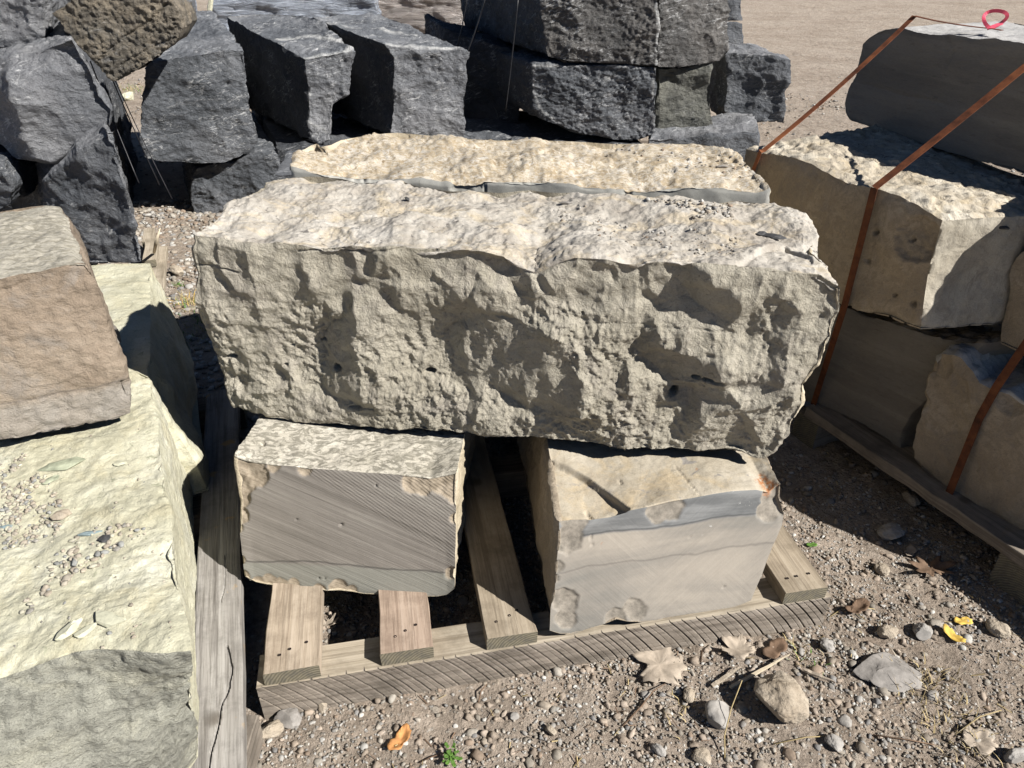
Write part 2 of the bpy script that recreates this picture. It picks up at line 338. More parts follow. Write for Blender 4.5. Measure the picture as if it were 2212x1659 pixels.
def sawn_right():
    m = M('limestone_sawn_blue_grey', .8); co = m.co
    a = m.noise(3.2, 6, .6, m.map((.6, 1, 2.4), src=m.map((1, 1, 1), rot=(0, .10, 0))), .5)
    col = m.ramp(a, [(.36, (.21, .20, .175)), (.5, (.275, .25, .212)), (.64, (.35, .312, .258))])
    sep = m.n('ShaderNodeSeparateXYZ'); m.l(co, sep.inputs[0])
    hz = m.math('ADD', sep.outputs['Z'], m.math('ADD', m.math('MULTIPLY', sep.outputs['X'], -.02), m.math('MULTIPLY', m.noise(6, 3, .5), .035)))
    col = m.mix(m.ramp(hz, [(.262, 0), (.269, .85)]), col, m.ramp(m.noise(9, 6, .65, m.map((.6, 1, 4))), [(.4, (.115, .122, .125)), (.6, (.215, .222, .22))]))
    col = m.mix(m.ramp(m.math('ABSOLUTE', m.math('SUBTRACT', hz, .269)), [(0, .8), (.0025, 0)]), col, (.07, .07, .07))
    col = m.mix(m.ramp(m.math('ABSOLUTE', m.math('SUBTRACT', m.math('ADD', hz, m.math('MULTIPLY', m.noise(14, 3), .02)), .20)), [(0, .45), (.0014, 0)]), col, (.10, .09, .08))
    w = m.noise(1.0, 4, .7, m.map((2, 1, 170), src=m.map((1, 1, 1), rot=(0, -.8, 0)))); w2 = m.noise(1.0, 4, .7, m.map((2, 1, 170), src=m.map((1, 1, 1), rot=(0, .75, 0))))
    ww = m.mix(m.ramp(m.noise(4, 2), [(.45, 0), (.55, 1)]), w, w2)
    col = m.mix(.25, col, m.ramp(ww, [(.35, .6), (.65, 1)]), 'MULTIPLY')
    wh = m.math('MULTIPLY', m.ramp(m.noise(45, 6, .7), [(.62, 0), (.68, 1)]), m.ramp(m.noise(7, 2, .5, m.map((1, 1, 1), loc=(3, 1, 2))), [(.56, 0), (.62, 1)]))
    col = m.mix(m.math('MULTIPLY', wh, .8), col, (.62, .62, .58))
    col = m.mix(m.attr('chip'), col, m.ramp(m.noise(50, 7, .7), [(.35, (.15, .135, .11)), (.65, (.31, .275, .225))]))
    m.bump(ww, .0008, .7); m.bump(m.noise(200, 3), .0004, .6)
    return m.out(col)
def rusty(m_):
    t = m_.node_tree; b = t.nodes['Principled BSDF']; src = b.inputs['Base Color'].links[0].from_socket
    a = t.nodes.new('ShaderNodeAttribute'); a.attribute_name = 'stain'; n = t.nodes.new('ShaderNodeTexNoise'); n.inputs['Scale'].default_value = 70; n.inputs['Detail'].default_value = 6
    mu = t.nodes.new('ShaderNodeMath'); mu.operation = 'MULTIPLY'; t.links.new(a.outputs['Fac'], mu.inputs[0]); mr = t.nodes.new('ShaderNodeValToRGB'); mr.color_ramp.elements[0].position = .38; mr.color_ramp.elements[1].position = .55
    t.links.new(n.outputs['Fac'], mr.inputs[0]); t.links.new(mr.outputs[0], mu.inputs[1]); x = t.nodes.new('ShaderNodeMix'); x.data_type = 'RGBA'; t.links.new(mu.outputs[0], x.inputs[0]); t.links.new(src, x.inputs[6]); x.inputs[7].default_value = (.40, .16, .055, 1)
    t.links.new(x.outputs[2], b.inputs['Base Color'])
rusty(MAT['lr_top']); rusty(MAT['right_side'])
MAT['sawL'] = sawn_left(); MAT['sawR'] = sawn_right(); rusty(MAT['sawR'])

# ------------------------------------------------------------------ block builder
def resample(pts, t):
    pts = np.array(pts, float); d = np.r_[0, np.cumsum(np.linalg.norm(np.diff(pts, axis=0), axis=1))]; d /= d[-1]
    return np.stack([np.interp(t, d, pts[:, k]) for k in range(3)], 1)
def vnormals(V, Fq):
    n = np.cross(V[Fq[:, 2]]-V[Fq[:, 0]], V[Fq[:, 3]]-V[Fq[:, 1]]); N = np.zeros_like(V)
    for k in range(4):
        for c in range(3): N[:, c] += np.bincount(Fq[:, k], n[:, c], len(V))
    return N/np.maximum(np.linalg.norm(N, axis=1), 1e-12)[:, None]
FACES = ('front', 'back', 'left', 'right', 'top', 'bottom')
AMP0 = dict(low=.010, fac=.0, fac2=.0, fine=.003, rid=.0)
BUILT = {}
def block(name, label, group, ft, fb, bt=None, bb=None, fl=None, fr=None, depth=(0, .5, 0), sp=.006, amps=None, mats='dk_a',
          edge=.006, edgew=.03, seed=1, marks=(), relief=None, coarse=('back', 'bottom'), cat='stone block', key=None, lowf=4., smooth_top=False, hack=1.):
    """a quarried block: a box lofted between its four long edges, then broken up. marks change single faces:
       ('chip', face, x, y, r, depth) scooped chip, ('pit',...) hole, ('crack', face, pts, width_px, depth), ('lower', face, polygon, depth)"""
    dv = np.array(depth, float)
    ft = [np.array(p) for p in ft]; fb = [np.array(p) for p in fb]
    if bt is None: bt = [p+dv for p in ft]
    if bb is None: bb = [p+dv for p in fb]
    L = np.linalg.norm(ft[-1]-ft[0]); D = np.linalg.norm(bt[0]-ft[0]); H = np.linalg.norm(ft[len(ft)//2]-fb[len(fb)//2])
    r8 = lambda q: max(8, int(round(q/sp/8))*8)
    nx, ny, nz = r8(L), r8(D), r8(H)
    ids = {}; grids = {}
    key_ = lambda i, j, k: (i*(ny+1)+j)*(nz+1)+k
    ax = dict(front=(('i', 'k'), 'j', 0, False), back=(('i', 'k'), 'j', ny, True), left=(('j', 'k'), 'i', 0, True), right=(('j', 'k'), 'i', nx, False),
              top=(('i', 'j'), 'k', nz, False), bottom=(('i', 'j'), 'k', 0, True))
    dim = dict(i=nx, j=ny, k=nz); Fs = []; fid = []
    for fi, f in enumerate(FACES):
        (a, b), c, cv, flip = ax[f]; s = 8 if f in coarse else 1
        A, B = np.meshgrid(np.arange(0, dim[a]+1, s), np.arange(0, dim[b]+1, s), indexing='ij')
        g = {a: A, b: B, c: np.full_like(A, cv)}; K = key_(g['i'], g['j'], g['k'])
        q = np.stack([K[:-1, :-1], K[1:, :-1], K[1:, 1:], K[:-1, 1:]], -1).reshape(-1, 4)
        if flip: q = q[:, ::-1]
        Fs.append(q); fid.append(np.full(len(q), fi)); grids[f] = K
    Fq = np.concatenate(Fs); fid = np.concatenate(fid)
    uk, inv = np.unique(Fq, return_inverse=True); Fq = inv.reshape(Fq.shape)
    I = uk//((ny+1)*(nz+1)); J = (uk//(nz+1)) % (ny+1); K = uk % (nz+1)
    u, v, w = I/nx, J/ny, K/nz
    FT, FB, BT, BB = (resample(p, u) for p in (ft, fb, bt, bb))
    v1, w1 = v[:, None], w[:, None]
    P = (1-v1)*((1-w1)*FB+w1*FT)+v1*((1-w1)*BB+w1*BT)
    for side, pts in ((0, fl), (1, fr)):
        if pts is None: continue
        e = resample(pts, 1-w)                # listed from the top down
        p0, p1 = (fb[0], ft[0]) if side == 0 else (fb[-1], ft[-1])
        d = e-((1-w1)*p0+w1*p1); k = (1-u) if side == 0 else u
        P = P+d*(k*(1-v*.6))[:, None]
    N = vnormals(P, Fq)
    mem = dict(front=J == 0, back=J == ny, left=I == 0, right=I == nx, top=K == nz, bottom=K == 0)
    cnt = sum(m.astype(float) for m in mem.values()); bits = sum(mem[f].astype(np.int64) << i for i, f in enumerate(FACES))
    def A(k):
        s = 0
        for f in FACES:
            q = dict(AMP0); q.update((amps or {}).get('all', {})); q.update((amps or {}).get(f, {})); s = s+mem[f]*q[k]
        return s/cnt
    crispf = [f for f in FACES if {**AMP0, **(amps or {}).get('all', {}), **(amps or {}).get(f, {})}['low'] == 0]
    dist = dict(left=u*L, right=(1-u)*L, front=v*D, back=(1-v)*D, bottom=w*H, top=(1-w)*H); fd = np.ones(len(P))
    for f in crispf: fd = np.where(mem[f], 1, fd*sstep(-.004, .022, dist[f])); fd = np.where(mem[f] & (cnt > 1), 0, fd)
    d = np.zeros(len(P)); Q = P+fbm(P, 7, 2, seed+50)[:, None]*.012
    lo, fa, f2, fi, ri = (A(k) for k in ('low', 'fac', 'fac2', 'fine', 'rid'))
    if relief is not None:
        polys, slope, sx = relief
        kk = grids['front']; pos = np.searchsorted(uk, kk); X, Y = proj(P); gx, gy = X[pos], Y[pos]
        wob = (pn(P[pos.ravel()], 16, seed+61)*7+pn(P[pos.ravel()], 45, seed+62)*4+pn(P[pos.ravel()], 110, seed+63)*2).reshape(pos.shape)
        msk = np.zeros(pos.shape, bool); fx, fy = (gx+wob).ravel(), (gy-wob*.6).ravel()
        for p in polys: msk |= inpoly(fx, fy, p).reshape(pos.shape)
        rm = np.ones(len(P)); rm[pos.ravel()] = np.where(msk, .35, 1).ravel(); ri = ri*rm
        if smooth_top: d0 = mem['front']*(.018*facets(Q*np.array((1, 1, .38)), 11., seed+70)*11+.009*facets(Q*np.array((1, 1, .6)), 27., seed+71)*27)
        if smooth_top: ri = ri*np.where(mem['front'], 1-.85*sstep(.62, .80, w+pn(P, 7, seed+64)*.22), 1)
    if smooth_top: d += d0
    if lo.max() > 0: d += lo*fbm(P, lowf, 3, seed)*1.3
    if fa.max() > 0: d += fa*facets(Q*np.array((1, 1, 1.25)), 6.5, seed)*6.5
    if f2.max() > 0: d += f2*(facets(Q*np.array((1, 1, 1.7)), 17., seed+3)*17+.45*facets(Q*np.array((1, 1, 1.5)), 41., seed+4)*41)*.8
    if ri.max() > 0: d += ri*fbm(Q*np.array((1, 1, hack)), 24, 4, seed+9, .6, True)*(.35+.9*np.clip(pn(P, 5, seed+2)+.5, 0, 1))
    if fi.max() > 0: d += fi*fbm(P, 45, 3, seed+5, .55)
    d *= fd
    # distance to the nearest edge along the surface, for broken edges
    du = np.minimum(u, 1-u)*L; dvv = np.minimum(v, 1-v)*D; dw = np.minimum(w, 1-w)*H
    st = np.sort(np.stack([du, dvv, dw], 1), 1)[:, 1]
    en = np.clip(.55+fbm(P, 11, 3, seed+21)*1.1, .05, 2)
    d -= edge*en*np.clip(1-st/(edgew*en+1e-6), 0, 1)**1.5
    chip = np.zeros(len(P)); stain = np.zeros(len(P)); X, Y = proj(P)
    cdp = np.zeros(len(P)); nz1 = pn(P, 60, seed+31)*.35+pn(P, 22, seed+32)*.35
    for mk in marks:
        t, f = mk[0], mk[1]; m = mem[f]
        if t in ('chip', 'pit', 'stain'):
            _, _, cx, cy, r, dep = mk[:6]; asp = mk[6] if len(mk) > 6 else 1.
            rr = np.hypot(X-cx, (Y-cy)/asp)/r*(1+nz1*(.45 if t == 'chip' else .8))
            s = np.clip(1-rr, 0, 1)
            if t == 'chip': cdp = np.maximum(cdp, m*dep*(np.sqrt(s)*.7+sstep(0, .12, s)*.3)); chip = np.maximum(chip, m*sstep(0, .08, s))
            elif t == 'pit': d -= m*dep*sstep(0, .5, s)
            else: stain = np.maximum(stain, m*sstep(0, .6, s)*dep)
        elif t == 'crack':
            _, _, pts, wpx, dep = mk; dd = polyd(X, Y, pts)*(1+nz1*.6); d -= m*dep*np.clip(1-dd/wpx, 0, 1)
        elif t == 'line':
            _, _, pts, wpx, amt = mk; stain = np.maximum(stain, m*amt*np.clip(1.4-polyd(X+nz1*8, Y, pts)/wpx, 0, 1)*np.clip(1+nz1*1.6, 0, 1))
        elif t == 'lower':
            _, _, poly, dep = mk; Xw, Yw = X+nz1*2, Y+nz1*2
            d -= m*dep*inpoly(Xw, Yw, poly)*sstep(0, 5.0, polyd(Xw, Yw, poly+[poly[0]]))
    if cdp.max() > 0: d -= cdp*(1+.25*fbm(P, 45, 3, seed+40))
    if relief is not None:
        # shade put into the shape: integrate listed patches as slopes turned from the sun
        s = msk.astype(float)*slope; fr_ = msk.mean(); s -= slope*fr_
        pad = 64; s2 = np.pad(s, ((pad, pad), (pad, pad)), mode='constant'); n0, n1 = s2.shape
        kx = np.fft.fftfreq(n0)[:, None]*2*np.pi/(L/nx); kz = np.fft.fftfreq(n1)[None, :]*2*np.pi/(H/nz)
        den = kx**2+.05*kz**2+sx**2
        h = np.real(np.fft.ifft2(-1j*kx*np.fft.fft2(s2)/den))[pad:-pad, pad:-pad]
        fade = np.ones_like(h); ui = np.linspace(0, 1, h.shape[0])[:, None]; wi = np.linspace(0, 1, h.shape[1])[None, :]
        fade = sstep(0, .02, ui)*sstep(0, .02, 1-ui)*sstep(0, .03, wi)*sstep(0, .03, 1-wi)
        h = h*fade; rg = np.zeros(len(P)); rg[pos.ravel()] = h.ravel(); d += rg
    V = P+N*d[:, None]
    mm = mats if isinstance(mats, dict) else {'all': mats}
    names = sorted(set(mm.values())); ml = [MAT[n] for n in names]
    lut = np.array([names.index(mm.get(f, mm.get('all', names[0]))) for f in FACES])
    midx = lut[fid]
    o = mesh_obj(name, V, Fq, ml, smooth=True, midx=midx, attrs={'chip': chip, 'stain': stain}, sharp=bits)
    tag(o, label, cat, group)
    if key: BUILT[key] = (o, V, Fq)
    return o
_bvh = {}
def hit(key, x, y):
    if key not in _bvh:
        o, V, Fq = BUILT[key]; X, Y = proj(V)
        _bvh[key] = BVHTree.FromPolygons([tuple(v) for v in V], Fq.tolist())
    h = _bvh[key].ray_cast(Vector((0, 0, EYE)), Vector(ray(x, y)).normalized())
    return (h[0], h[1]) if h[0] is not None else None

def boxmesh(L, D, H, sp=None, rough=0, seed=0, bev=.002):
    """bevelled sawn board as V,F; x along L from 0, y 0..D, z 0..H"""
    nx = max(2, int(L/(sp or L))); xs = np.linspace(0, L, nx+1)
    sec = [(bev, 0), (D-bev, 0), (D, bev), (D, H-bev), (D-bev, H), (bev, H), (0, H-bev), (0, bev)]
    V = []; 
    for x in xs:
        for (a, b) in sec: V.append((x, a, b))
    V = np.array(V)
    if rough: V += (fbm(V+seed*3.1, 9, 2, seed)*rough)[:, None]*np.array((0, 1, 1))
    Fs = []
    for i in range(nx):
        for k in range(8):
            a = i*8+k; b = i*8+(k+1) % 8; Fs.append((a, b, b+8, a+8))
    Fs.append(tuple(range(7, -1, -1))); Fs.append(tuple(nx*8+k for k in range(8)))
    return V, Fs
def place(V, org, ang, tilt=0):
    c, s = math.cos(ang), math.sin(ang); V = np.asarray(V).copy()
    if tilt: V[:, 2] += V[:, 0]*math.tan(tilt)
    x = V[:, 0]*c-V[:, 1]*s; y = V[:, 0]*s+V[:, 1]*c
    return np.stack([x+org[0], y+org[1], V[:, 2]+org[2]], 1)
def board(name, org, ang, L, D, H, mat, parent=None, endmat=None, rough=.0015, seed=0, sp=.04, tilt=0):
    """length runs along ang; local mesh keeps length on x so the grain follows it"""
    V, Fs = boxmesh(L, D, H, sp, rough, seed)
    V = np.asarray(V); V[:, 0] += 0
    me = bpy.data.meshes.new(name); me.from_pydata([tuple(v) for v in V], [], Fs); me.materials.append(mat)
    if endmat:
        me.materials.append(endmat)
        me.polygons[len(Fs)-1].material_index = 1; me.polygons[len(Fs)-2].material_index = 1
    me.update(); o = bpy.data.objects.new(name, me); COL.objects.link(o)
    o.rotation_euler = (0, -tilt, ang)
    if parent is not None: o.parent = parent; o.location = Vector(org)-parent.location
    else: o.location = org
    return o

# ------------------------------------------------------------------ the ground
def gz(P):
    return .012*pn(np.c_[P[:, :2], np.zeros(len(P))], .9, 3)+.006*pn(np.c_[P[:, :2], np.zeros(len(P))], 3.5, 4)
def gz1(x, y): return float(gz(np.array([[x, y, 0.]]))[0])
def ground_mat():
    m = M('packed_dirt', .95, .15)
    a = m.noise(1.3, 6, .6); b = m.noise(14, 8, .7, None, .5); c = m.noise(90, 6, .65)
    col = m.ramp(m.mix(.55, a, b), [(.36, (.37, .295, .225)), (.5, (.50, .415, .33)), (.64, (.60, .51, .415))])
    col = m.mix(.55, col, m.ramp(c, [(.3, .45), (.7, 1.0)]), 'MULTIPLY')
    v = m.vor(95); peb = m.ramp(v, [(.22, 1), (.34, 0)]); pm = m.math('MULTIPLY', peb, m.ramp(m.noise(30, 3), [(.5, 0), (.6, 1)]))
    col = m.mix(m.math('MULTIPLY', pm, .6), col, m.ramp(m.noise(60, 2), [(.4, (.20, .19, .18)), (.6, (.46, .43, .37))]))
    v2 = m.vor(26); p2 = m.math('MULTIPLY', m.ramp(v2, [(.20, 1), (.30, 0)]), m.ramp(m.noise(8, 3), [(.56, 0), (.62, 1)]))
    col = m.mix(m.math('MULTIPLY', p2, .55), col, (.42, .385, .32))
    e = m.noise(7, 7, .72, m.map((1, .8, 1), loc=(3, 2, 0)), .4); f = m.noise(34, 6, .75)
    col = m.mix(.6, col, m.ramp(e, [(.36, .62), (.5, .9), (.64, 1.0)]), 'MULTIPLY'); col = m.mix(.5, col, m.ramp(f, [(.38, .5), (.52, 1.0)]), 'MULTIPLY')
    fl = m.ramp(m.noise(48, 3, .6, m.map((1, 1, 1), loc=(7, 1, 0))), [(.62, 0), (.68, .8)]); col = m.mix(fl, col, (.50, .46, .40))
    m.bump(e, .05, .9); m.bump(b, .02, .9); m.bump(f, .012, 1); m.bump(c, .004, 1); m.bump(pm, .004, 1); m.bump(p2, .01, .8)
    return m.out(col)
MAT['dirt'] = ground_mat()
def axisgrid(lo, hi, far0, far1, st):
    mid = np.arange(lo, hi, st); k = np.array([1, 2, 4, 8, 16, 32, 64, 128])*.05
    return np.r_[far0, lo-np.cumsum(np.r_[.02, .05, .1, .2, .4, .8, 1.6, 3, 6])[::-1], mid, hi+np.cumsum(np.r_[.02, .05, .1, .2, .4, .8, 1.6, 3, 6, 12]), far1]
gxs = axisgrid(-.9, 2.5, -150, 150, .0075); gys = axisgrid(.55, 3.1, -60, 220, .0075)
GX, GY = np.meshgrid(gxs, gys, indexing='ij'); GP = np.stack([GX.ravel(), GY.ravel(), np.zeros(GX.size)], 1)
gd = gz(GP)
near = (GP[:, 0] > -.95) & (GP[:, 0] < 2.55) & (GP[:, 1] > .5) & (GP[:, 1] < 3.15)
np_ = GP[near]
gd[near] += .0035*fbm(np_, 16, 4, 8, .6)+.0022*np.clip(facets(np_, 70, 2)*70, -.5, 1)*np.clip(.5+pn(np_, 6, 5), 0, 1)
GP[:, 2] = gd
n0, n1 = GX.shape; ii = np.arange(n0*n1).reshape(n0, n1)
GF = np.stack([ii[:-1, :-1], ii[1:, :-1], ii[1:, 1:], ii[:-1, 1:]], -1).reshape(-1, 4)
g = mesh_obj('ground', GP, GF, MAT['dirt'], smooth=True, origin=False); tag(g, 'packed brown dirt yard scattered with small stones', None, None, 'structure')

# ------------------------------------------------------------------ the central pallet
AN = math.atan2(1.254-.999, .778+.549); O = np.array((-.549, .999, 0)); EX = np.array((math.cos(AN), math.sin(AN), 0)); EY = np.array((-math.sin(AN), math.cos(AN), 0))
BT_ = .104; DT = .143
pal = empty('pallet', Vector(O)); tag(pal, 'wooden pallet with kerf-scored front beam under the three pale blocks', 'pallet')
def stringer():
    L, D, H = 1.352, .088, BT_
    nx, nz = 1100, 44; xs = np.linspace(0, L, nx+1); zs = np.linspace(0, H, nz+1)
    X, Zz = np.meshgrid(xs, zs, indexing='ij'); Y = np.zeros_like(X)
    P = np.stack([X.ravel(), Y.ravel(), Zz.ravel()], 1)
    rng = np.random.default_rng(3); k = 0; x = .012; dep = np.zeros(len(P))
    px = P[:, 0]; pz = P[:, 2]/H
    while x < L+.08:
        big = (k % 2 == 0); wv = (.0023 if big else .0011)*(.8+.5*rng.random()); bow = .012
        cen = x+(.5-pz)*.078+bow*(1-(2*pz-1)**2)*.35      # each kerf leans and bows
        a = (1.0 if big else .18)*(.55+.6*rng.random())*np.clip(.8+pn(P, 8, 40+k), .2, 1.2)
        dep = np.maximum(dep, a*np.clip(1-np.abs(px-cen)/wv, 0, 1))
        x += .0125+.010*rng.random(); k += 1
    dep2 = .0009*fbm(P*np.array((.35, 1, 1)), 60, 3, 2)
    Y = dep*.014+dep2+.0018*pn(P, 6, 2)
    V = np.stack([P[:, 0], Y, P[:, 2]+.0015*pn(P*np.array((1, 1, 0)), 5, 3)*(pz > .9)], 1)
    ii = np.arange((nx+1)*(nz+1)).reshape(nx+1, nz+1)
    Fq = [tuple(q) for q in np.stack([ii[:-1, :-1], ii[1:, :-1], ii[1:, 1:], ii[:-1, 1:]], -1).reshape(-1, 4)]
    n = len(V); Vb = [(0, D, 0), (L, D, 0), (L, D, H), (0, D, H)]; V = np.r_[V, Vb]
    top = list(ii[:, -1]); bot = list(ii[:, 0]); lf = list(ii[0, :]); rt = list(ii[-1, :])
    F2 = [tuple(top)+(n+2, n+3), tuple(bot[::-1])+(n, n+1), tuple(lf[::-1])+(n+3, n)[::-1][::-1], tuple(rt)+(n+2, n+1), (n+1, n, n+3, n+2)]
    F2[2] = tuple(lf)+(n+3, n); 
    me = bpy.data.meshes.new('beam'); me.from_pydata([tuple(v) for v in V], [], Fq+[tuple(map(int, f)) for f in F2])
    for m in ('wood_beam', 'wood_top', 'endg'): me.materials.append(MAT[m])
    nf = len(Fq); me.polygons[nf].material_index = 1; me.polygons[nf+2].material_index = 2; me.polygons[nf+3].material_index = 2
    o = bpy.data.objects.new('beam', me); COL.objects.link(o); o.parent = pal; o.rotation_euler = (0, 0, AN); o['label'] = 'front beam scored with slanting saw kerfs'
    return o
stringer()
for q in (.62, 1.16): board('beam', O+EY*q+np.array((0, 0, .0)), AN, 1.352, .088, BT_, MAT['wood_dark'], pal, MAT['endg'], seed=int(q*10))
def lx(x, y, z=DT): return float(np.dot(Z(x, y, z)-O, EX))
BO = [(lx(567, 1440), lx(690, 1440), 'wood_new', .004), (lx(823, 1424), lx(937, 1402), 'wood_pink', .006), (lx(1054, 1393), lx(1166, 1385), 'wood_tan', .004),
      (lx(1283, 1366), lx(1378, 1352), 'wood_tan', .03), (lx(1693, 1276), lx(1785, 1262), 'wood_tan', .0)]
for k, (a, b, m, off) in enumerate(BO):
    wdt = b-a; og = O+EX*b+EY*off+np.array((0, 0, BT_+.001))
    bd = board('deck_board', og, AN+math.pi/2, 1.24, wdt, .038, MAT[m], pal, MAT['endg'], rough=.0022, seed=20+k)
    for q in (.26, .5, .74):
        c = Vector(O+EX*(a+wdt*(q+.04*math.sin(k*5+q*9)))+EY*(.042+.012*(q-.26)/.24*(1 if k != 4 else .2)+off)+np.array((0, 0, BT_+.0412)))
        ang = [2*math.pi*t/10 for t in range(10)]; r = .0034
        V = [(c.x+r*math.cos(t), c.y+r*math.sin(t)*1.1, c.z) for t in ang]+[(c.x, c.y, c.z-.002)]
        o = mesh_obj('nail', V, [(t, (t+1) % 10, 10) for t in range(10)], MAT['nail'], None)
        o.parent = bd; o.matrix_parent_inverse = bd.matrix_basis.inverted() @ __import__('mathutils').Matrix.Translation(-pal.location)

# ------------------------------------------------------------------ the three pale blocks and the golden one behind
zA = lambda z, pts: [(397.5+x*.3646, 362.9+y*.3646) for x, y in pts]
zB = lambda pts: [(1088.7+x*.3958, 362.9+y*.3958) for x, y in pts]
z6 = lambda pts: [(475+x*.427, 847+y*.427) for x, y in pts]
z7 = lambda pts: [(993.7+x*.3906, 898.6+y*.3906) for x, y in pts]
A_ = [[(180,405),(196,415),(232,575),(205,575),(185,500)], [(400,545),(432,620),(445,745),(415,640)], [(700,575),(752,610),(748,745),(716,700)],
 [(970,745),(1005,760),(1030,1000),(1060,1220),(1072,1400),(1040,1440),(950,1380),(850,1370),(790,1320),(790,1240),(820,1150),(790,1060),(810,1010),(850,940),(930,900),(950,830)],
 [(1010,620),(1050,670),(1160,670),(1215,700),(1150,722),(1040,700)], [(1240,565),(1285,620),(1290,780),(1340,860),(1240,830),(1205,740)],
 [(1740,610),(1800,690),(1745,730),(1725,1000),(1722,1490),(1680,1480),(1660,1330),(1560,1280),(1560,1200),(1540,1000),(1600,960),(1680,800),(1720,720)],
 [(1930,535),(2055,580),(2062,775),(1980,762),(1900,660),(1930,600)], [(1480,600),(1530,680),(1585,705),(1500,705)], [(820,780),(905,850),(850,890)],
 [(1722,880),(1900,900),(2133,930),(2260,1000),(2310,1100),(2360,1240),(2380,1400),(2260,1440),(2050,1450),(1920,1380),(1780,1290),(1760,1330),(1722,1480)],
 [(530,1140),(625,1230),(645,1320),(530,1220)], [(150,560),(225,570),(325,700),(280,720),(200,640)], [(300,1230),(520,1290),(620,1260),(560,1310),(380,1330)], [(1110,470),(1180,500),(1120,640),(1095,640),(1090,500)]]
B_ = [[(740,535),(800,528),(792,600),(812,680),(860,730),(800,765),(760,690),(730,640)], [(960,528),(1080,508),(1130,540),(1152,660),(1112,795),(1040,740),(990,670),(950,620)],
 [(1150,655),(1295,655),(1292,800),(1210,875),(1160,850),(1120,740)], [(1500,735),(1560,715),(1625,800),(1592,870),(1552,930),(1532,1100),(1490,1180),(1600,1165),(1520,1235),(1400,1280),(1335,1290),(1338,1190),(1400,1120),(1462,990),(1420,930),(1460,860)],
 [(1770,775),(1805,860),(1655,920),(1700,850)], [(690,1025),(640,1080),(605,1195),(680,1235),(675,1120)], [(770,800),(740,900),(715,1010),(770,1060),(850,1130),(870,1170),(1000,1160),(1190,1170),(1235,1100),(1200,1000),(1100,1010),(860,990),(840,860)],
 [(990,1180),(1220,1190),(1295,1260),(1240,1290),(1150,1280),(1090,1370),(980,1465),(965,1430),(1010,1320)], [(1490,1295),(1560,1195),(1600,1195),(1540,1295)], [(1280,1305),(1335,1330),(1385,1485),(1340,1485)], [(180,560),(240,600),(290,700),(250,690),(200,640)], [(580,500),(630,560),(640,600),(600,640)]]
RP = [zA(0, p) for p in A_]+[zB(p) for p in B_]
MP = ((-.716+.0, 1.545), (.58, 1.352))
m_ft = wl([(420,508),(440,511),(472,512),(500,519),(545,529),(600,524),(640,529),(700,539),(760,528),(795,533),(850,529),(910,536),(980,540),(1030,539),(1075,551),(1089,553),(1120,575),(1155,588),(1175,580),(1205,566),(1239,557),(1290,560),(1350,570),(1386,569),(1430,565),(1475,569),(1516,567),(1580,572),(1643,573),(1700,583),(1740,587),(1770,590),(1795,606),(1817,621)], MP)
m_fb = wl([(497,880),(530,892),(575,903),(640,912),(700,915),(800,921),(900,930),(1000,936),(1100,940),(1200,946),(1300,956),(1400,963),(1500,972),(1580,978),(1630,984),(1652,986)], MP)
m_bt = zl([(572,394),(620,385),(680,379),(740,385),(785,401),(830,395),(870,391),(905,404),(960,411),(1010,413),(1080,413),(1150,410),(1250,418),(1330,428),(1420,440),(1520,441),(1580,432),(1640,438),(1700,453),(1750,478)], .90)
m_bb = [p+np.array((0, .46, -.45)) for p in wl([(497,880),(1652,986)], MP)]; m_bb = [np.array((-.66, 2.0, .455)), np.array((.66, 1.82, .46))]
hol = [zA(0,[(x,y)])[0] for x, y in ((278,1115),(595,1178),(800,1052),(905,1193),(1440,1245),(628,1068))]; holB = zB([(925,1232),(1050,1130),(1110,1135),(1160,1142),(428,790)])
mk = [('pit','front',x,y,r,dd,a) for (x,y),r,dd,a in zip(hol+holB,(12,8,8,13,14,5,13,12,13,12,5),(.02,.012,.012,.025,.025,.01,.035,.02,.02,.018,.008),(.5,.5,.4,.6,.5,.6,.9,.45,.45,.45,1))]
mk += [('crack','front',zA(0,[(860,920),(920,905),(945,880)]),2,.004), ('crack','front',zA(0,[(680,490),(900,485),(1100,498),(1310,470)]),3,.006), ('crack','front',zA(0,[(70,572),(200,575),(330,610)]),2.5,.006),
       ('crack','front',zA(0,[(760,745),(780,1100)]),1.5,.0), ('crack','front',zA(0,[(980,1415),(1130,1425)]),2.5,.008), ('crack','front',zB([(0,830),(300,850),(600,840),(760,860),(1200,890)]),1.5,.003),
       ('crack','top',[(640,455),(720,470)],2,.003), ('lower','top',[(1600,640),(1590,560),(1700,520),(1760,560),(1840,640)],.012)]
block('limestone_block', 'long pale limestone block with split front face laid across two sawn blocks', 'limestone blocks on the central pallet', m_ft, m_fb, m_bt, m_bb,
      fl=wl([(420,508),(425,560),(437,640),(452,710),(467,770),(480,820),(487,858),(497,880)], MP), fr=wl([(1817,621),(1814,670),(1803,705),(1792,745),(1766,790),(1738,830),(1730,872),(1712,915),(1692,945),(1672,970),(1652,986)], MP),
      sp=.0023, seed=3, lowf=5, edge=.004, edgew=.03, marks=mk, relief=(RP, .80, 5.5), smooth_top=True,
      amps=dict(front=dict(low=.004, fine=.0011, rid=.0080, fac2=.0045, fac=.006), top=dict(low=.017, fine=.0028, rid=.003), left=dict(low=.012, fac2=.006, fine=.003), right=dict(low=.02, fac2=.01, fac=.012, fine=.003)),
      mats=dict(all='main_front', top='main_top', right='cream'), key='main')

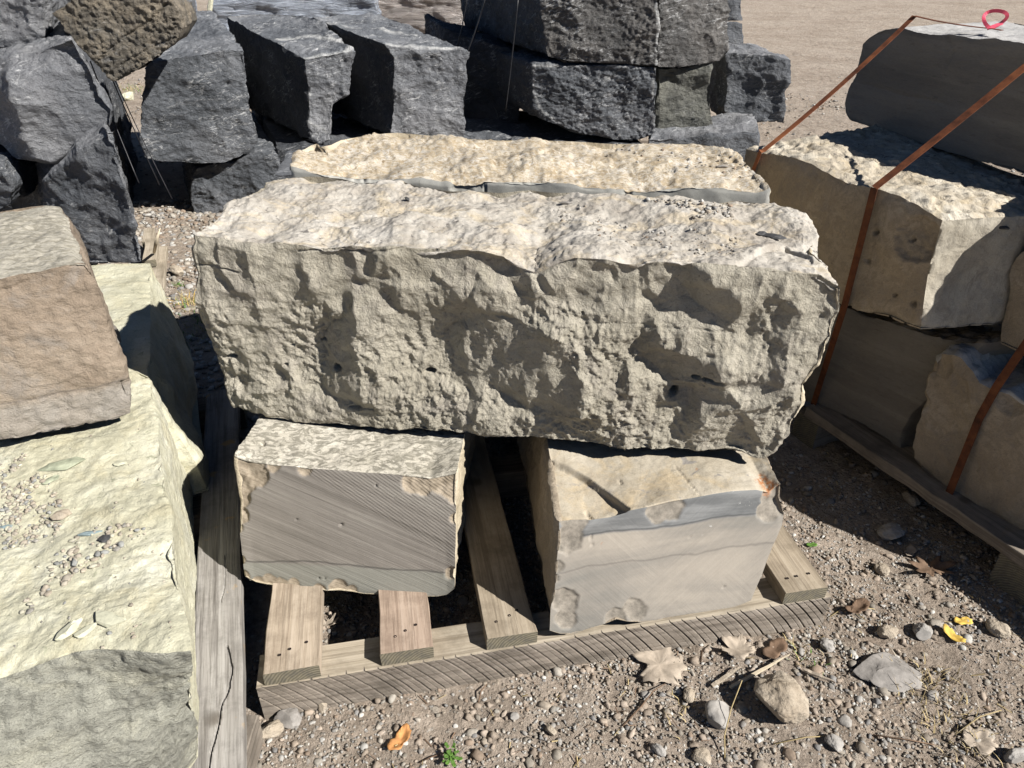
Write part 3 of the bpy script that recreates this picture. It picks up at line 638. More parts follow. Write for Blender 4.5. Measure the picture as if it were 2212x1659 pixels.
PL = ((-.646, 1.262), (-.133, 1.225))
l_top_px = z6([(72,325),(140,345),(220,360),(300,370),(370,375),(450,385),(600,395),(720,405),(830,412),(920,420),(1000,427),(1060,436),(1130,420),(1197,410)])
l_fb = wl(z6([(125,940),(180,970),(260,985),(400,1000),(550,1006),(700,1020),(850,1028),(1000,1035),(1100,1035),(1150,1025),(1190,990)]), PL)
l_ft = [Pp(x_, y_, l_fb[0], l_fb[-1], Z(757, 1018, .447)) for x_, y_ in l_top_px]
l_bt = [Z(563,893,.442), Z(790,910,.438), Z(1003,932,.436)]; l_bt = [p+(p-q)*.9 for p, q in zip(l_bt, (l_ft[0], l_ft[6], l_ft[-1]))]; 
for p in l_bt: p[2] = .402
cm = [('chip','front',*z6([p])[0],r,dd*.6) for p, r, dd in (((130,400),44,.02),((90,450),38,.02),((190,430),26,.016),((270,375),16,.01),((105,545),20,.016),((105,630),20,.014),((95,690),10,.01),((430,390),17,.011),((980,460),28,.016),((1020,480),22,.014),((1130,460),30,.014),((1170,500),22,.012),((1185,545),13,.012),((1185,640),12,.01),((1170,915),14,.012),((250,970),20,.008),((310,980),18,.008),((370,975),14,.006),((190,965),14,.01),((600,1000),24,.01),((660,1010),16,.008),((500,1005),16,.008),((108,850),10,.008),((120,930),14,.01))]
cm += [('pit','front',*z6([p])[0],r,.006) for p, r in (((615,670),3.5),((390,645),2),((880,540),1.5),((790,475),3),((500,942),2.5),((530,942),2.5))]
cm += [('pit','top',*z6([(218,262)])[0],7,.008)]
bfl = [l_ft[0]]+[Pp(*q_, l_ft[0], l_fb[0], l_fb[-1]) for q_ in z6([(70,360),(85,480),(100,560),(98,700),(110,820)])]+[l_fb[0]]
block('limestone_block', 'squat sawn block with fanned saw marks and mottled top, left support of the stack', 'limestone blocks on the central pallet', l_ft, l_fb, l_bt, [p*np.array((1,1,0))+np.array((.01, .62, .145)) for p in (l_fb[0], l_fb[-1])],
      fl=bfl, fr=[l_ft[-1], (l_ft[-1]*.66+l_fb[-1]*.34), (l_ft[-1]*.3+l_fb[-1]*.7), l_fb[-1]], sp=.0035, seed=11, marks=cm, edge=.002, edgew=.012,
      amps=dict(front=dict(low=0, fine=.0002), top=dict(low=.006, fine=.0016, rid=.0012), right=dict(low=.014, fine=.002, rid=.004), left=dict(low=.01, fac2=.006, fine=.003)),
      mats=dict(all='cream', front='sawL', top='mottle_top'), key='LL')

PR = ((.088, 1.116), (.58, 1.196))
r_top_px = ([(1207,1125),(1275,1121),(1318,1115),(1363,1102),(1404,1094),(1455,1082),(1494,1076),(1541,1067),(1580,1061),(1634,1058),(1660,1064),(1686,1045)])
r_fb = wl([(1187,1362),(1212,1370),(1244,1369),(1267,1360),(1290,1353),(1326,1341),(1384,1345),(1420,1340),(1455,1332),(1520,1322),(1588,1311),(1623,1297)], PR)
r_ft = [Pp(x_, y_, r_fb[0], r_fb[-1], Z(1450, 1085, .432)) for x_, y_ in r_top_px]
r_bt = [Z(1189,951,.432), Z(1420,962,.432), Z(1652,984,.432)]; r_bt = [p+(p-q)*1.0 for p, q in zip(r_bt, (r_ft[0], r_ft[5], r_ft[-1]))]
for p in r_bt: p[2] = .402
cr = [('chip','front',x,y,r,dd*.55) for x,y,r,dd in ((1222,1300,30,.014),(1222,1338,24,.012),(1205,1290,16,.012),(1372,1316,26,.008),(1330,1338,24,.012),(1228,1168,32,.012),(1440,1090,40,.010),(1420,1108,26,.008),(1675,1085,34,.02),(1660,1105,26,.014),(1240,1120,30,.010),(1205,1225,14,.01),(1198,1250,10,.008))]
cr += [('crack','front',[(1275,1155),(1280,1180)],1.6,.004),('pit','front',1564,1268,2.5,.005),('pit','front',1490,1160,2,.004)]
cr += [('stain','top',1648,1038,19,1.),('stain','top',1662,1050,17,1.),('stain','front',1660,1068,12,.7),('stain','top',1505,1015,5,.5),('stain','front',1300,1174,4,.5)]
st_ = z7([(486,235),(560,262),(640,300),(720,345),(790,395),(850,440),(900,480),(945,512)])
cr += [('lower','top',st_+z7([(900,560),(700,620),(500,640),(380,400),(380,235)]),.017), ('crack','top',z7([(1190,280),(1240,340),(1270,380),(1310,420),(1320,440)]),2,.003), ('crack','top',z7([(700,505),(740,548)]),4,.008), ('crack','top',z7([(880,350),(890,370)]),3,.005)]
block('limestone_block', 'grey sawn block with stepped tan top and rust spot, right support of the stack', 'limestone blocks on the central pallet', r_ft, r_fb, r_bt, [r_fb[0]*np.array((1,1,0))+np.array((-.075, .85, .145)), r_fb[-1]*np.array((1,1,0))+np.array((0, .8, .145))],
      fl=[r_ft[0]]+[Pp(*a_, r_ft[0], r_fb[0], r_fb[-1]) for a_ in z7([(547,700),(530,830),(525,950),(500,1060)])]+[r_fb[0]], fr=[r_ft[-1]]+[Pp(*a_, r_ft[0], r_fb[0], r_fb[-1]) for a_ in [(1685,1080),(1695,1110),(1691,1135),(1669,1180),(1654,1223),(1634,1270)]]+[r_fb[-1]],
      sp=.0035, seed=19, marks=cr, edge=.0015, edgew=.012, amps=dict(front=dict(low=0, fine=.0002), top=dict(low=.005, fine=.0008), left=dict(low=.012, fine=.0015, rid=.002), right=dict(low=.01, fac2=.005, fine=.002)),
      mats=dict(all='right_side', front='sawR', top='lr_top'), key='LR')

PB = (tuple(Z(700,378,.9)[:2]), tuple(Z(1655,415,.9)[:2]))
b_ft = wl([(630,362),(665,372),(700,377),(740,383),(770,387),(820,388),(865,386),(905,390),(950,397),(985,401),(1010,397),(1050,392),(1120,393),(1180,394),(1240,400),(1300,410),(1360,413),(1400,414),(1440,408),(1490,404),(1560,407),(1620,416),(1650,417),(1662,408)], PB)
b_fb = [np.array((b_ft[0][0], b_ft[0][1], .46)), np.array((b_ft[-1][0], b_ft[-1][1], .46))]
b_bt = zl([(640,331),(662,316),(685,309),(700,319),(735,303),(800,292),(850,287),(930,293),(980,299),(1080,304),(1150,303),(1250,306),(1330,311),(1420,311),(1510,312),(1560,322),(1592,330)], .92)
block('limestone_block', 'golden topped rough block with sawn grey front, behind the long pale block', 'limestone blocks on the central pallet', b_ft, b_fb, b_bt, [b_bt[0]*np.array((1,1,0))+np.array((0,0,.46)), b_bt[-1]*np.array((1,1,0))+np.array((0,0,.46))],
      sp=.0045, seed=23, edge=.003, edgew=.02, marks=[('crack','front',[(1047,395),(1048,425)],1.5,.006), ('chip','front',1000,400,26,.012), ('chip','front',1030,398,16,.01), ('chip','front',1355,420,10,.008)],
      amps=dict(front=dict(fine=.0003), top=dict(low=.018, fine=.004, rid=.006), left=dict(fac2=.01, fine=.003), right=dict(fac2=.01, fine=.003)), mats=dict(all='cream', front='saw_grey', top='tan_top', left='dk_grey'), key='RB')
for nm, (x0, x1) in (('a', (-.55, -.05)), ('b', (.15, .62))):
    f0 = [np.array((x0, 2.12, .455)), np.array((x1, 2.08, .455))]; f1 = [p-np.array((0, 0, .31)) for p in f0]
    block('limestone_block', 'shadowed support block %s under the golden topped block' % ('on the left' if nm == 'a' else 'on the right'), 'limestone blocks on the central pallet', f0, f1, depth=(.02, .42, 0), sp=.012, seed=29, amps=dict(all=dict(low=.01, fine=.002)), mats='cream')

# ------------------------------------------------------------------ left pallet: sage block, cream block, brown block
LA = math.atan2(2.116-.803, -1.041+.615)
palL = empty('pallet', Vector((-.9, 1.2, 0))); tag(palL, 'grey weathered pallet under the pale yellow blocks, left of the scored one', 'pallet')
pd = np.array((math.cos(LA), math.sin(LA), 0)); pr = np.array((math.sin(LA), -math.cos(LA), 0))
nl = np.array((-.615, .803, 0))-pd*.45
def cracked_plank(org, ang, L, D, H, mat, parent, lines, seed):
    nx, ny = int(L/.004), 52; xs = np.linspace(0, L, nx+1); ys = np.linspace(0, D, ny+1); X, Y = np.meshgrid(xs, ys, indexing='ij')
    P = np.stack([X.ravel(), Y.ravel(), np.full(X.size, H)], 1); c, s_ = math.cos(ang), math.sin(ang)
    Wd = np.stack([P[:, 0]*c-P[:, 1]*s_+org[0], P[:, 0]*s_+P[:, 1]*c+org[1], P[:, 2]+org[2]], 1); px, py = proj(Wd); d = np.zeros(len(P))
    nn = pn(P, 30, seed)*3
    for pts, w, dep in lines: d = np.maximum(d, dep*np.clip(1-polyd(px+nn, py, pts)/w, 0, 1))
    gr = .0009*fbm(P*np.array((.06, 1, 1)), 120, 3, seed)+.0015*pn(P*np.array((.5, 1, 1)), 12, seed+2)
    e = np.minimum(Y.ravel(), D-Y.ravel()); P[:, 2] += gr-d-.002*np.clip(1-e/.004, 0, 1)
    wav = .0018*fbm(P*np.array((1, 0, 0)), 6, 3, seed+5); P[:, 1] += wav
    ii = np.arange((nx+1)*(ny+1)).reshape(nx+1, ny+1); Fq = [tuple(q) for q in np.stack([ii[:-1, :-1], ii[1:, :-1], ii[1:, 1:], ii[:-1, 1:]], -1).reshape(-1, 4).tolist()]
    n = len(P); lo = []; 
    rim = list(ii[:, 0])+list(ii[-1, 1:])+list(ii[::-1, -1][1:])+list(ii[0, ::-1][1:-1]); B = P[rim].copy(); B[:, 2] = 0
    Fq += [(int(rim[k]), n+k, n+(k+1) % len(rim), int(rim[(k+1) % len(rim)])) for k in range(len(rim))]+[tuple(n+k for k in range(len(rim)))[::-1]]
    me = bpy.data.meshes.new('deck_board'); me.from_pydata([tuple(v) for v in np.r_[P, B]], [], Fq); me.materials.append(mat); me.update()
    o = bpy.data.objects.new('deck_board', me); COL.objects.link(o); o.rotation_euler = (0, 0, ang); o.parent = parent; o.location = Vector(org)-parent.location; return o
bL = cracked_plank(nl+pr*.102+np.array((0, 0, .101)), LA, 1.84, .102, .038, MAT['wood_grey'], palL, [([(492,1395),(500,1440),(496,1480),(481,1520),(472,1570),(462,1610),(447,1700)], 2.4, .014), ([(489,1200),(487,1250),(478,1300)], 1.4, .004), ([(430,900),(436,960)], 1.2, .003)], 41); bL['label'] = 'grey plank with long crack'
cr_ = []
for a, b in ((.30, .45), (1.0, 1.2)): pass
for q, nm in ((.72, 0), (1.27, 1)):
    board('beam', nl+pd*(q+.52)-pr*.75+np.array((0, 0, 0)), LA-math.pi/2, .86, .09, .1, MAT['wood_dark'], palL, MAT['endg'], seed=43+nm)
fp = Z(563,1545,.085)
board('support_block', np.array((fp[0], .62, 0)), math.pi/2+.02, .0+abs(fp[1]-.62), -.0+.088, .088, MAT['wood_beam'], palL, MAT['endg'], seed=47, rough=.004)
# the sage block's front face leans with its broken edge
s_ft = [Z(-260,1560,.49), Z(-120,1512,.49), Z(0,1464,.49), Z(75,1440,.495), Z(150,1410,.50), Z(206,1402,.50), Z(281,1406,.50), Z(356,1410,.50), Z(408,1404,.50)]
s_fb = [Z(-260,2150,.14), Z(0,2040,.14), Z(200,1900,.14), Z(330,1800,.14), Z(428,1635,.14)]
s_bt = [Z(-200,810,.485), Z(0,830,.485), Z(150,815,.485), Z(250,800,.49), Z(300,800,.49), Z(325,815,.49)]
s_bb = [p*np.array((1,1,0))+np.array((.0,.0,.14)) for p in (s_bt[0], s_bt[-1]+np.array((.03,0,0)))]
block('sandstone_block', 'big pale yellow block strewn with gravel, grey broken front, nearest at the left', 'stones on the left pallet', s_ft, s_fb, s_bt, s_bb, sp=.0042, seed=31, edge=.007, edgew=.04, key='sage', lowf=4.5,
      marks=[('lower','right',[(300,880),(345,1000),(330,800)],.0)], fr=[Z(408,1404,.50), Z(414,1450,.43), Z(424,1530,.32), Z(432,1600,.2), Z(430,1640,.14)],
      amps=dict(top=dict(low=.009, fine=.0022, rid=.002), front=dict(low=.012, fac2=.008, fine=.003, rid=.008), right=dict(low=.010, fine=.0015, rid=.001)), mats=dict(all='sage_top', front='sage_front'))
c_ft = [Z(180,880,.49), Z(325,835,.49)]
c_bt = [Z(60,580,.49), Z(200,573,.49), Z(260,568,.49), Z(326,567,.49)]
block('sandstone_block', 'pale yellow block lying behind the gravel-strewn one, half in its shade', 'stones on the left pallet', c_ft, [p*np.array((1,1,0))+np.array((0,0,.14)) for p in (c_ft[0], c_ft[-1]+np.array((.075,.0,0)))], c_bt,
      [p*np.array((1,1,0))+np.array((0,0,.14)) for p in (c_bt[0], c_bt[-1]+np.array((.06,0,0)))], sp=.006, seed=37, edge=.006, amps=dict(top=dict(low=.008, fine=.002, rid=.002), right=dict(low=.022, fine=.0015)), mats='sage_top')
BP = (tuple(Z(0,950,.54)[:2]), tuple(Z(283,893,.535)[:2]))
def bw(p): return wl(p, BP)
n_ft = bw([(-140,640),(0,602),(40,592),(85,586),(130,575),(165,566),(190,568)]); n_fb = bw([(-140,980),(0,953),(90,935),(160,925),(220,912),(255,905),(282,892)])
nz_ = n_ft[-1][2]
n_bt = [Z(-140,470,nz_), Z(0,456,nz_), Z(60,446,nz_), Z(100,443,nz_), Z(130,447,nz_-.01)]
block('sandstone_block', 'brown grained block with grey lower band resting on the pale yellow block', 'stones on the left pallet', n_ft, n_fb, n_bt, [p*np.array((1,1,0))+np.array((0,0,.52)) for p in (n_bt[0], n_bt[-1]+np.array((.04,0,0)))],
      fl=None, fr=bw([(190,568),(205,600),(222,650),(232,700),(243,750),(262,790),(268,830),(280,860),(282,892)]), sp=.0042, seed=41, edge=.005, edgew=.03,
      marks=[('crack','front',bpt,1.6,.003) for bpt in ([(0,872),(60,862),(130,852),(190,845),(240,832),(275,820)],)]+[('crack','front',[(0,630),(30,622),(62,605)],3,.006),('crack','front',[(240,752),(262,748)],2,.006),('chip','front',272,838,20,.012)],
      amps=dict(front=dict(low=.006, fine=.0022, rid=.003, fac=.008), top=dict(low=.008, fine=.002, rid=.002), right=dict(low=.012, fac2=.006)), mats=dict(all='brown', top='brown_top'), key='brown')

# ------------------------------------------------------------------ dark stones: left stack
DA = dict(all=dict(low=.008, fac=.040, fac2=.010, fine=.0018, rid=.0035)); DB = dict(all=dict(low=.005, fac=.028, fac2=.013, fine=.0022, rid=.006))
def drk(label, group, pl, ft, fb, depth, seed, mats, fl=None, fr=None, bt=None, bb=None, sp=.0066, amps=DA, **k):
    f = wl(ft, pl); b = wl(fb, pl)
    return block('dark_boulder', label, group, f, b, bt, bb, wl(fl, pl) if fl else None, wl(fr, pl) if fr else None, depth, sp, amps, mats, seed=seed, hack=1.9, edge=k.pop('edge', .005), edgew=k.pop('edgew', .02), cat='boulder', **k)
GL = 'dark boulders stacked at the left'
p4 = ((-2.6, 3.26), (-1.72, 3.04))
drk('dark ridged boulder at the base of the left stack, above the pallet end', GL, p4, [(95,392),(120,372),(155,342),(205,306),(238,281)], [(95,575),(150,574),(200,573),(260,567),(306,566)], (-.42,.70,.02), 51, dict(all='dk_b', right='dk_grey', top='dk_grey'), marks=[('line','front',[(268,482),(250,492),(232,505)],3,.9),('line','front',[(222,470),(228,500)],1.6,.5)],
    fl=[(95,392),(100,430),(95,575)], fr=[(238,281),(252,330),(258,370),(272,425),(292,498),(303,535),(306,566)])
p3 = ((-2.6, 3.36), (-1.75, 3.18))
drk('large grey boulder with a shaded left facet in the left stack', GL, p3, [(-60,125),(0,118),(40,112),(80,110),(120,98),(155,87)], [(-60,310),(0,312),(50,340),(100,355),(140,352),(165,330),(205,303),(238,270)], (-.42,.7,.03), 53, dict(all='dk_grey', left='dk_b'),
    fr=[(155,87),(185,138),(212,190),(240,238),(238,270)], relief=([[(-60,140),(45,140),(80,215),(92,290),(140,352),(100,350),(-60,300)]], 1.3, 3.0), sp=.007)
drk('slate grey boulder at the top left corner above the shaded-facet one', GL, ((-2.9,3.5),(-2.0,3.38)), [(-80,-60),(92,-70)], [(-80,104),(0,101),(60,97),(93,92)], (-.2,.6,0), 57, 'dk_grey', fr=[(92,-70),(96,40),(93,92)])
drk('dark boulder wedged behind the corner one, partly behind the tan rock', GL, ((-2.9,4.1),(-2.0,4.0)), [(70,-80),(170,-80)], [(80,60),(150,45)], (-.1,.5,0), 59, 'dk_b')
drk('small lit dark stone low on the left edge behind the brown block', GL, ((-2.8,3.25),(-2.1,3.1)), [(-90,345),(0,352),(10,370)], [(-90,470),(0,462),(22,452)], (-.1,.5,0), 61, 'dk_b', fr=[(10,370),(24,400),(22,452)])
drk('shaded dark stone low in the left stack between two lit ones', GL, ((-2.9,3.75),(-1.9,3.55)), [(-60,330),(60,335),(130,340)], [(-60,500),(60,500),(130,500)], (-.1,.4,0), 62, 'dk_warm')
drk('shaded dark mass of stone behind the left stack, bordering the gap', GL, ((-3.2,4.3),(-1.5,4.3)), [(60,120),(170,120),(214,180)], [(60,470),(200,470),(286,470)], (-.5,1.2,0), 66, 'dk_a', fr=[(214,180),(236,250),(262,360),(286,470)], sp=.012)
pT = ((-2.2, 3.35), (-1.3, 3.3))
drk('rough tan crusted boulder tilted on its corner at the top left', GL, pT, [(108,28),(140,10),(190,-25),(260,-60),(330,-70)], [(252,176),(285,158),(330,128),(350,112),(380,92),(394,62)], (-.15,.55,-.02), 63, dict(all='tan_rough'),
    fl=[(108,28),(128,50),(150,78),(175,105),(200,130),(222,155),(240,172),(252,176)], fr=[(330,-70),(365,-10),(388,30),(394,62)], amps=dict(all=dict(low=.005, fac=.014, fac2=.007, fine=.004, rid=.007)), sp=.006,
    marks=[('crack','front',[(180,170),(230,110),(270,78),(320,48),(360,8)],3,.015),('crack','front',[(260,140),(330,100),(380,80)],2.5,.01)])
drk('pale grey dark stone peeking from behind the tan boulder', GL, ((-1.7,3.75),(-.9,3.7)), [(330,-60),(392,-60)], [(330,60),(365,72),(404,58)], (-.1,.4,0), 64, 'dk_grey', fr=[(392,-60),(405,10),(404,58)], amps=dict(all=dict(low=.01, fac=.01, fine=.002)))

# dark stones: middle row, long stones seen end on
GM = 'long dark stones in the middle row'
q1 = ((-2.12, 4.22), (-1.42, 4.36))
f1 = wl([(321,137),(345,132),(368,129),(412,120),(456,113),(492,106),(526,110)], q1)
drk('broad dark end-on stone with white flecks, left one of the middle row', GM, q1, [(321,137),(345,132),(368,129),(412,120),(456,113),(492,106),(526,110)], [(313,341),(345,347),(380,350),(419,352),(485,350),(518,338),(556,310)], (0,1,0), 71, dict(all='dk_b', top='dk_top'),
    fl=[(321,137),(307,195),(304,250),(303,300),(313,341)], fr=[(526,110),(532,180),(543,250),(558,292),(556,310)], bt=[Z(405,25,.97), Z(456,22,.97)], bb=[Z(405,25,.97)*np.array((1,1,.45)), Z(456,22,.97)*np.array((1,1,.45))], sp=.009, amps=DB)
q2 = ((-1.05, 4.5), (-.6, 4.55))
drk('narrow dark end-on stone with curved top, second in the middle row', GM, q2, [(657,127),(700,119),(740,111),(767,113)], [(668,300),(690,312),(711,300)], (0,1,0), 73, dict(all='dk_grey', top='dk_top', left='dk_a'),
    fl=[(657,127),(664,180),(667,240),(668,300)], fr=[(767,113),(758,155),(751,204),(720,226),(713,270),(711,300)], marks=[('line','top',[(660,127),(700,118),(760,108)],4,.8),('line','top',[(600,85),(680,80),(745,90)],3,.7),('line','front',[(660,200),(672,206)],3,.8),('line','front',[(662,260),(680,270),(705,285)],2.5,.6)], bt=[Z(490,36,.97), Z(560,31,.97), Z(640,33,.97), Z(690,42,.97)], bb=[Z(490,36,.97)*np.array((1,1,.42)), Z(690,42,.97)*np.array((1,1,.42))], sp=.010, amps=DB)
q3 = ((-.72, 4.52), (-.27, 4.56))
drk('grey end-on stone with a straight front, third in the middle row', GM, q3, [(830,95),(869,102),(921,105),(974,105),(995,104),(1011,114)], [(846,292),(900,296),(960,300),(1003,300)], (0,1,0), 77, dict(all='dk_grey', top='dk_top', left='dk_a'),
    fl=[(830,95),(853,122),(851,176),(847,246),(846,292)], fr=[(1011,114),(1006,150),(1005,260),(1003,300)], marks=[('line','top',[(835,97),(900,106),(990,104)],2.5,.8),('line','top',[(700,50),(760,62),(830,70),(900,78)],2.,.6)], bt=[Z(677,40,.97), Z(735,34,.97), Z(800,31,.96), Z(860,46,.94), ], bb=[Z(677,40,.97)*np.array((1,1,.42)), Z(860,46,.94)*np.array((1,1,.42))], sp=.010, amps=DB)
drk('dark lower stone under the middle row, just left of the golden block', GM, ((-1.85,4.36),(-1.15,4.40)), [(415,380),(423,366),(467,350),(503,353),(521,341),(554,328),(604,334)], [(423,478),(500,486),(610,486)], (-.75,1.7,.0), 79, dict(all='dk_b'),
    fl=[(415,380),(413,420),(418,460),(423,478)], amps=DB)
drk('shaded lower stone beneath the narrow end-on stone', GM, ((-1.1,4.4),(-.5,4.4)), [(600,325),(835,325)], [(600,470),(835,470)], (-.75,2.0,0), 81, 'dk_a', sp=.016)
drk('low dark stone added behind the left end of the golden block to shade the gap', GM, ((-1.1,3.3),(-.5,3.3)), [(592,378),(700,378)], [(592,600),(700,600)], (-.05,.42,0), 82, 'dk_b', sp=.016)  # added stone, put here to throw its shadow into the gap
drk('low flat-topped dark stone right of the straight-fronted end-on one', GM, ((-.5,4.68),(.2,4.6)), [(820,300),(1000,298),(1060,300),(1110,300)], [(820,430),(1110,430)], (-.5,1.7,.0), 83, 'dk_b', sp=.014)

# dark stones: right stack
GR = 'dark boulders in the high stack behind the golden block'
dvr = (-.55, 1.35, 0)
s1 = ((.1, 4.62), (.85, 4.46))
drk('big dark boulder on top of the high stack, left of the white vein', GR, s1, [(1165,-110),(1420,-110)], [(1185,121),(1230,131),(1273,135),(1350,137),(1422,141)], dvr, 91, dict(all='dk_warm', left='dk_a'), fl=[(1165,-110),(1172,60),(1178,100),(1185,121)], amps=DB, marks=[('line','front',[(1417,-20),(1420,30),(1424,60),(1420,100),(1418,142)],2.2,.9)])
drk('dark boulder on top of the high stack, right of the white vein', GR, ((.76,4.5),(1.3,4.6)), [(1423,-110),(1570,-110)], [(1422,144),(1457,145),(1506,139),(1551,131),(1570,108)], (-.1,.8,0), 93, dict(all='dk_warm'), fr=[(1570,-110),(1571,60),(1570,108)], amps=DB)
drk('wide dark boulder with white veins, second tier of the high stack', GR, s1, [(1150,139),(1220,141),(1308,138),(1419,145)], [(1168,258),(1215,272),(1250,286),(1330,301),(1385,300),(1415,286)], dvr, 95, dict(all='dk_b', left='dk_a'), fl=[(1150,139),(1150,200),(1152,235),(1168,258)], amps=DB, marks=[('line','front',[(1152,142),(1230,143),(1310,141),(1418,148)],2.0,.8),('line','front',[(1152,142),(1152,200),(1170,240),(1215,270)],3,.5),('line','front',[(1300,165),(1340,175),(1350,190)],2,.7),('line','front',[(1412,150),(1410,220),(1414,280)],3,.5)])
drk('olive grey boulder in the second tier, under the veined top pair', GR, ((.78,4.55),(1.2,4.6)), [(1423,148),(1480,144),(1532,136)], [(1418,286),(1460,292),(1500,286),(1532,272)], (-.1,.7,0), 97, dict(all='dk_olive'), fr=[(1532,136),(1534,200),(1533,250),(1532,272)],
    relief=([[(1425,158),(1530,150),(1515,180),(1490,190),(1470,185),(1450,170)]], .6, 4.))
drk('dark squarish boulder at the right end of the second tier', GR, ((1.28,4.9),(1.75,4.8)), [(1567,114),(1620,119),(1680,123),(1711,129)], [(1568,260),(1600,268),(1650,263),(1693,266)], (-.05,.5,.0), 99, dict(all='dk_b', top='dk_grey'), fl=[(1567,114),(1572,180),(1565,230),(1568,260)], fr=[(1711,129),(1706,170),(1693,200),(1695,266)])
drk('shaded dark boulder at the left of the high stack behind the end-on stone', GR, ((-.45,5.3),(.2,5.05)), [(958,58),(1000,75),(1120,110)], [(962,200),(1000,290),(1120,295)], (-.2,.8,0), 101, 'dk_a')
drk('small dark boulder behind the high stack, upper one', GR, ((1.6,6.0),(2.0,6.0)), [(1560,-50),(1602,-50)], [(1560,46),(1604,44)], (-.3,.5,0), 103, 'dk_b', sp=.014)
drk('small dark boulder behind the high stack, lower one', GR, ((1.6,5.98),(2.0,5.98)), [(1560,50),(1604,50)], [(1560,98),(1604,96)], (-.3,.5,0), 105, 'dk_b', sp=.014)
drk('low dark stone with a lit top at the foot of the high stack', GR, ((.8,4.35),(1.55,4.35)), [(1400,300),(1480,298),(1560,290),(1640,284)], [(1400,420),(1640,420)], (.1,.5,.0), 107, dict(all='dk_b', top='dk_grey'), sp=.012)
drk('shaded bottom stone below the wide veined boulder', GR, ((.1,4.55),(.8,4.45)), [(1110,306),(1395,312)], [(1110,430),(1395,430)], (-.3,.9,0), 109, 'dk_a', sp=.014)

# ------------------------------------------------------------------ right pile
GT = 'strapped limestone blocks in the right pile'
d3 = [1382.5, .375]
zT = lambda pts: [(1641.8+x*.2604, 51.8+y*.2604) for x, y in pts]
pT1 = (tuple(Z(1834,258,.93)[:2]), tuple(Z(2212,377,.93)[:2]))
RA = dict(all=dict(low=.006, fine=.0012, rid=.0012), top=dict(low=.012, fine=.004, rid=.010), left=dict(low=.012, fac2=.006))
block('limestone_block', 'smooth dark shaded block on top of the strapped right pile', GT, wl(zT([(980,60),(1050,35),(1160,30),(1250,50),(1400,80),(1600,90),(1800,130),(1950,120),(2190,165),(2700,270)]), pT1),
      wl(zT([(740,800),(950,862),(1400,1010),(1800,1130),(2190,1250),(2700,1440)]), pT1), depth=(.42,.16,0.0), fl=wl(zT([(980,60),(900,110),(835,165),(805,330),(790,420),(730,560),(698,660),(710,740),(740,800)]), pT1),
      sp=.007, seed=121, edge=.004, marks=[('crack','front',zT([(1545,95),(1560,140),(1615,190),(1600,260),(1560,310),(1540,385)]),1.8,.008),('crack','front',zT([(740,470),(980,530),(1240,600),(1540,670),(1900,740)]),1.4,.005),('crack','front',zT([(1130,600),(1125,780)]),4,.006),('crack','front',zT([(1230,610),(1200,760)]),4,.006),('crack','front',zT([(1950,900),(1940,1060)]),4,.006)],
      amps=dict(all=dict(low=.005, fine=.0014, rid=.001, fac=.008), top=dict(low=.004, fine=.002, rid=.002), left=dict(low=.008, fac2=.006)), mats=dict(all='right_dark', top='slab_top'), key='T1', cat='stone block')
zR = lambda pts: [(1382.5+x*.375, y*.375) for x, y in pts]
z8 = lambda pts: [(1598.5+x*.4688, 518.4+y*.4688) for x, y in pts]
pT2 = ((.757, 2.245), (1.037, 1.728))
t2f = wl([(1612,322),(1645,332),(1682,330),(1720,341),(1757,356),(1795,379),(1832,394),(1860,400),(1896,410),(1945,424),(1982,442),(2010,462),(2036,476)], pT2)
block('limestone_block', 'long pitted block with bright top and strap, middle of the right pile', GT, t2f, wl([(1600,620),(1650,590),(1750,625)]+z8([(490,300),(570,330),(650,350),(750,390),(830,415)]), pT2),
      bt=[t2f[0]+np.array((.50,.20,.03)), t2f[-1]+np.array((.46,.06,.0))], bb=[Wp(1600,620,pT2)+np.array((.5,.15,0)), Wp(1988,713,pT2)+np.array((.42,.06,.0))], fr=wl([(2036,476),(2024,515),(2012,560),(2003,600),(1995,655),(1988,713)], pT2),
      sp=.0058, seed=127, edge=.006, marks=[('pit','front',x,y,r,.02) for x,y,r in ((2132-120,640,0.1),(1973,658,8),(1890,502,7),(1870,565,5),(1960,520,6),(1930,640,4))]+[('chip','front',1990,520,52,.03),('crack','right',[(1995,545),(2060,540),(2100,535)],1.2,.003),('pit','front',1835,668,8,.02)],
      amps=dict(front=dict(low=.008, fine=.0015, rid=.002), top=dict(low=.012, fine=.005, rid=.008, fac2=.006), right=dict(low=.008, fine=.0015), left=dict(low=.01, fac2=.01)), mats=dict(all='right_side', top='right_top', right='right_end'), key='T2')
pT3 = ((1.02, 2.06), (1.2, 1.79))
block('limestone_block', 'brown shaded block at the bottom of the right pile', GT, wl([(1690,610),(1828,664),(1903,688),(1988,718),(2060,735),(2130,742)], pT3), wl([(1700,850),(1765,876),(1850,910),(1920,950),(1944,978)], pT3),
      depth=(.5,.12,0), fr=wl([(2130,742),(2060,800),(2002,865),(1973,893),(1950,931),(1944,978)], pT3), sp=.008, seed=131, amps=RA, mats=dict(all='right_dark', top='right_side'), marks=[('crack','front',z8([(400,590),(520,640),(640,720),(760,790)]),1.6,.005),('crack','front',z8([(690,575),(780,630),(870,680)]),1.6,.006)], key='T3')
pT4 = (tuple(Z(1980,1012,.14)[:2]), tuple(Z(2212,1147,.14)[:2]))
t4f = wl([(2022,782),(2044,768),(2075,775),(2095,800),(2115,830),(2150,845),(2180,850),(2212,872),(2420,980)], pT4)
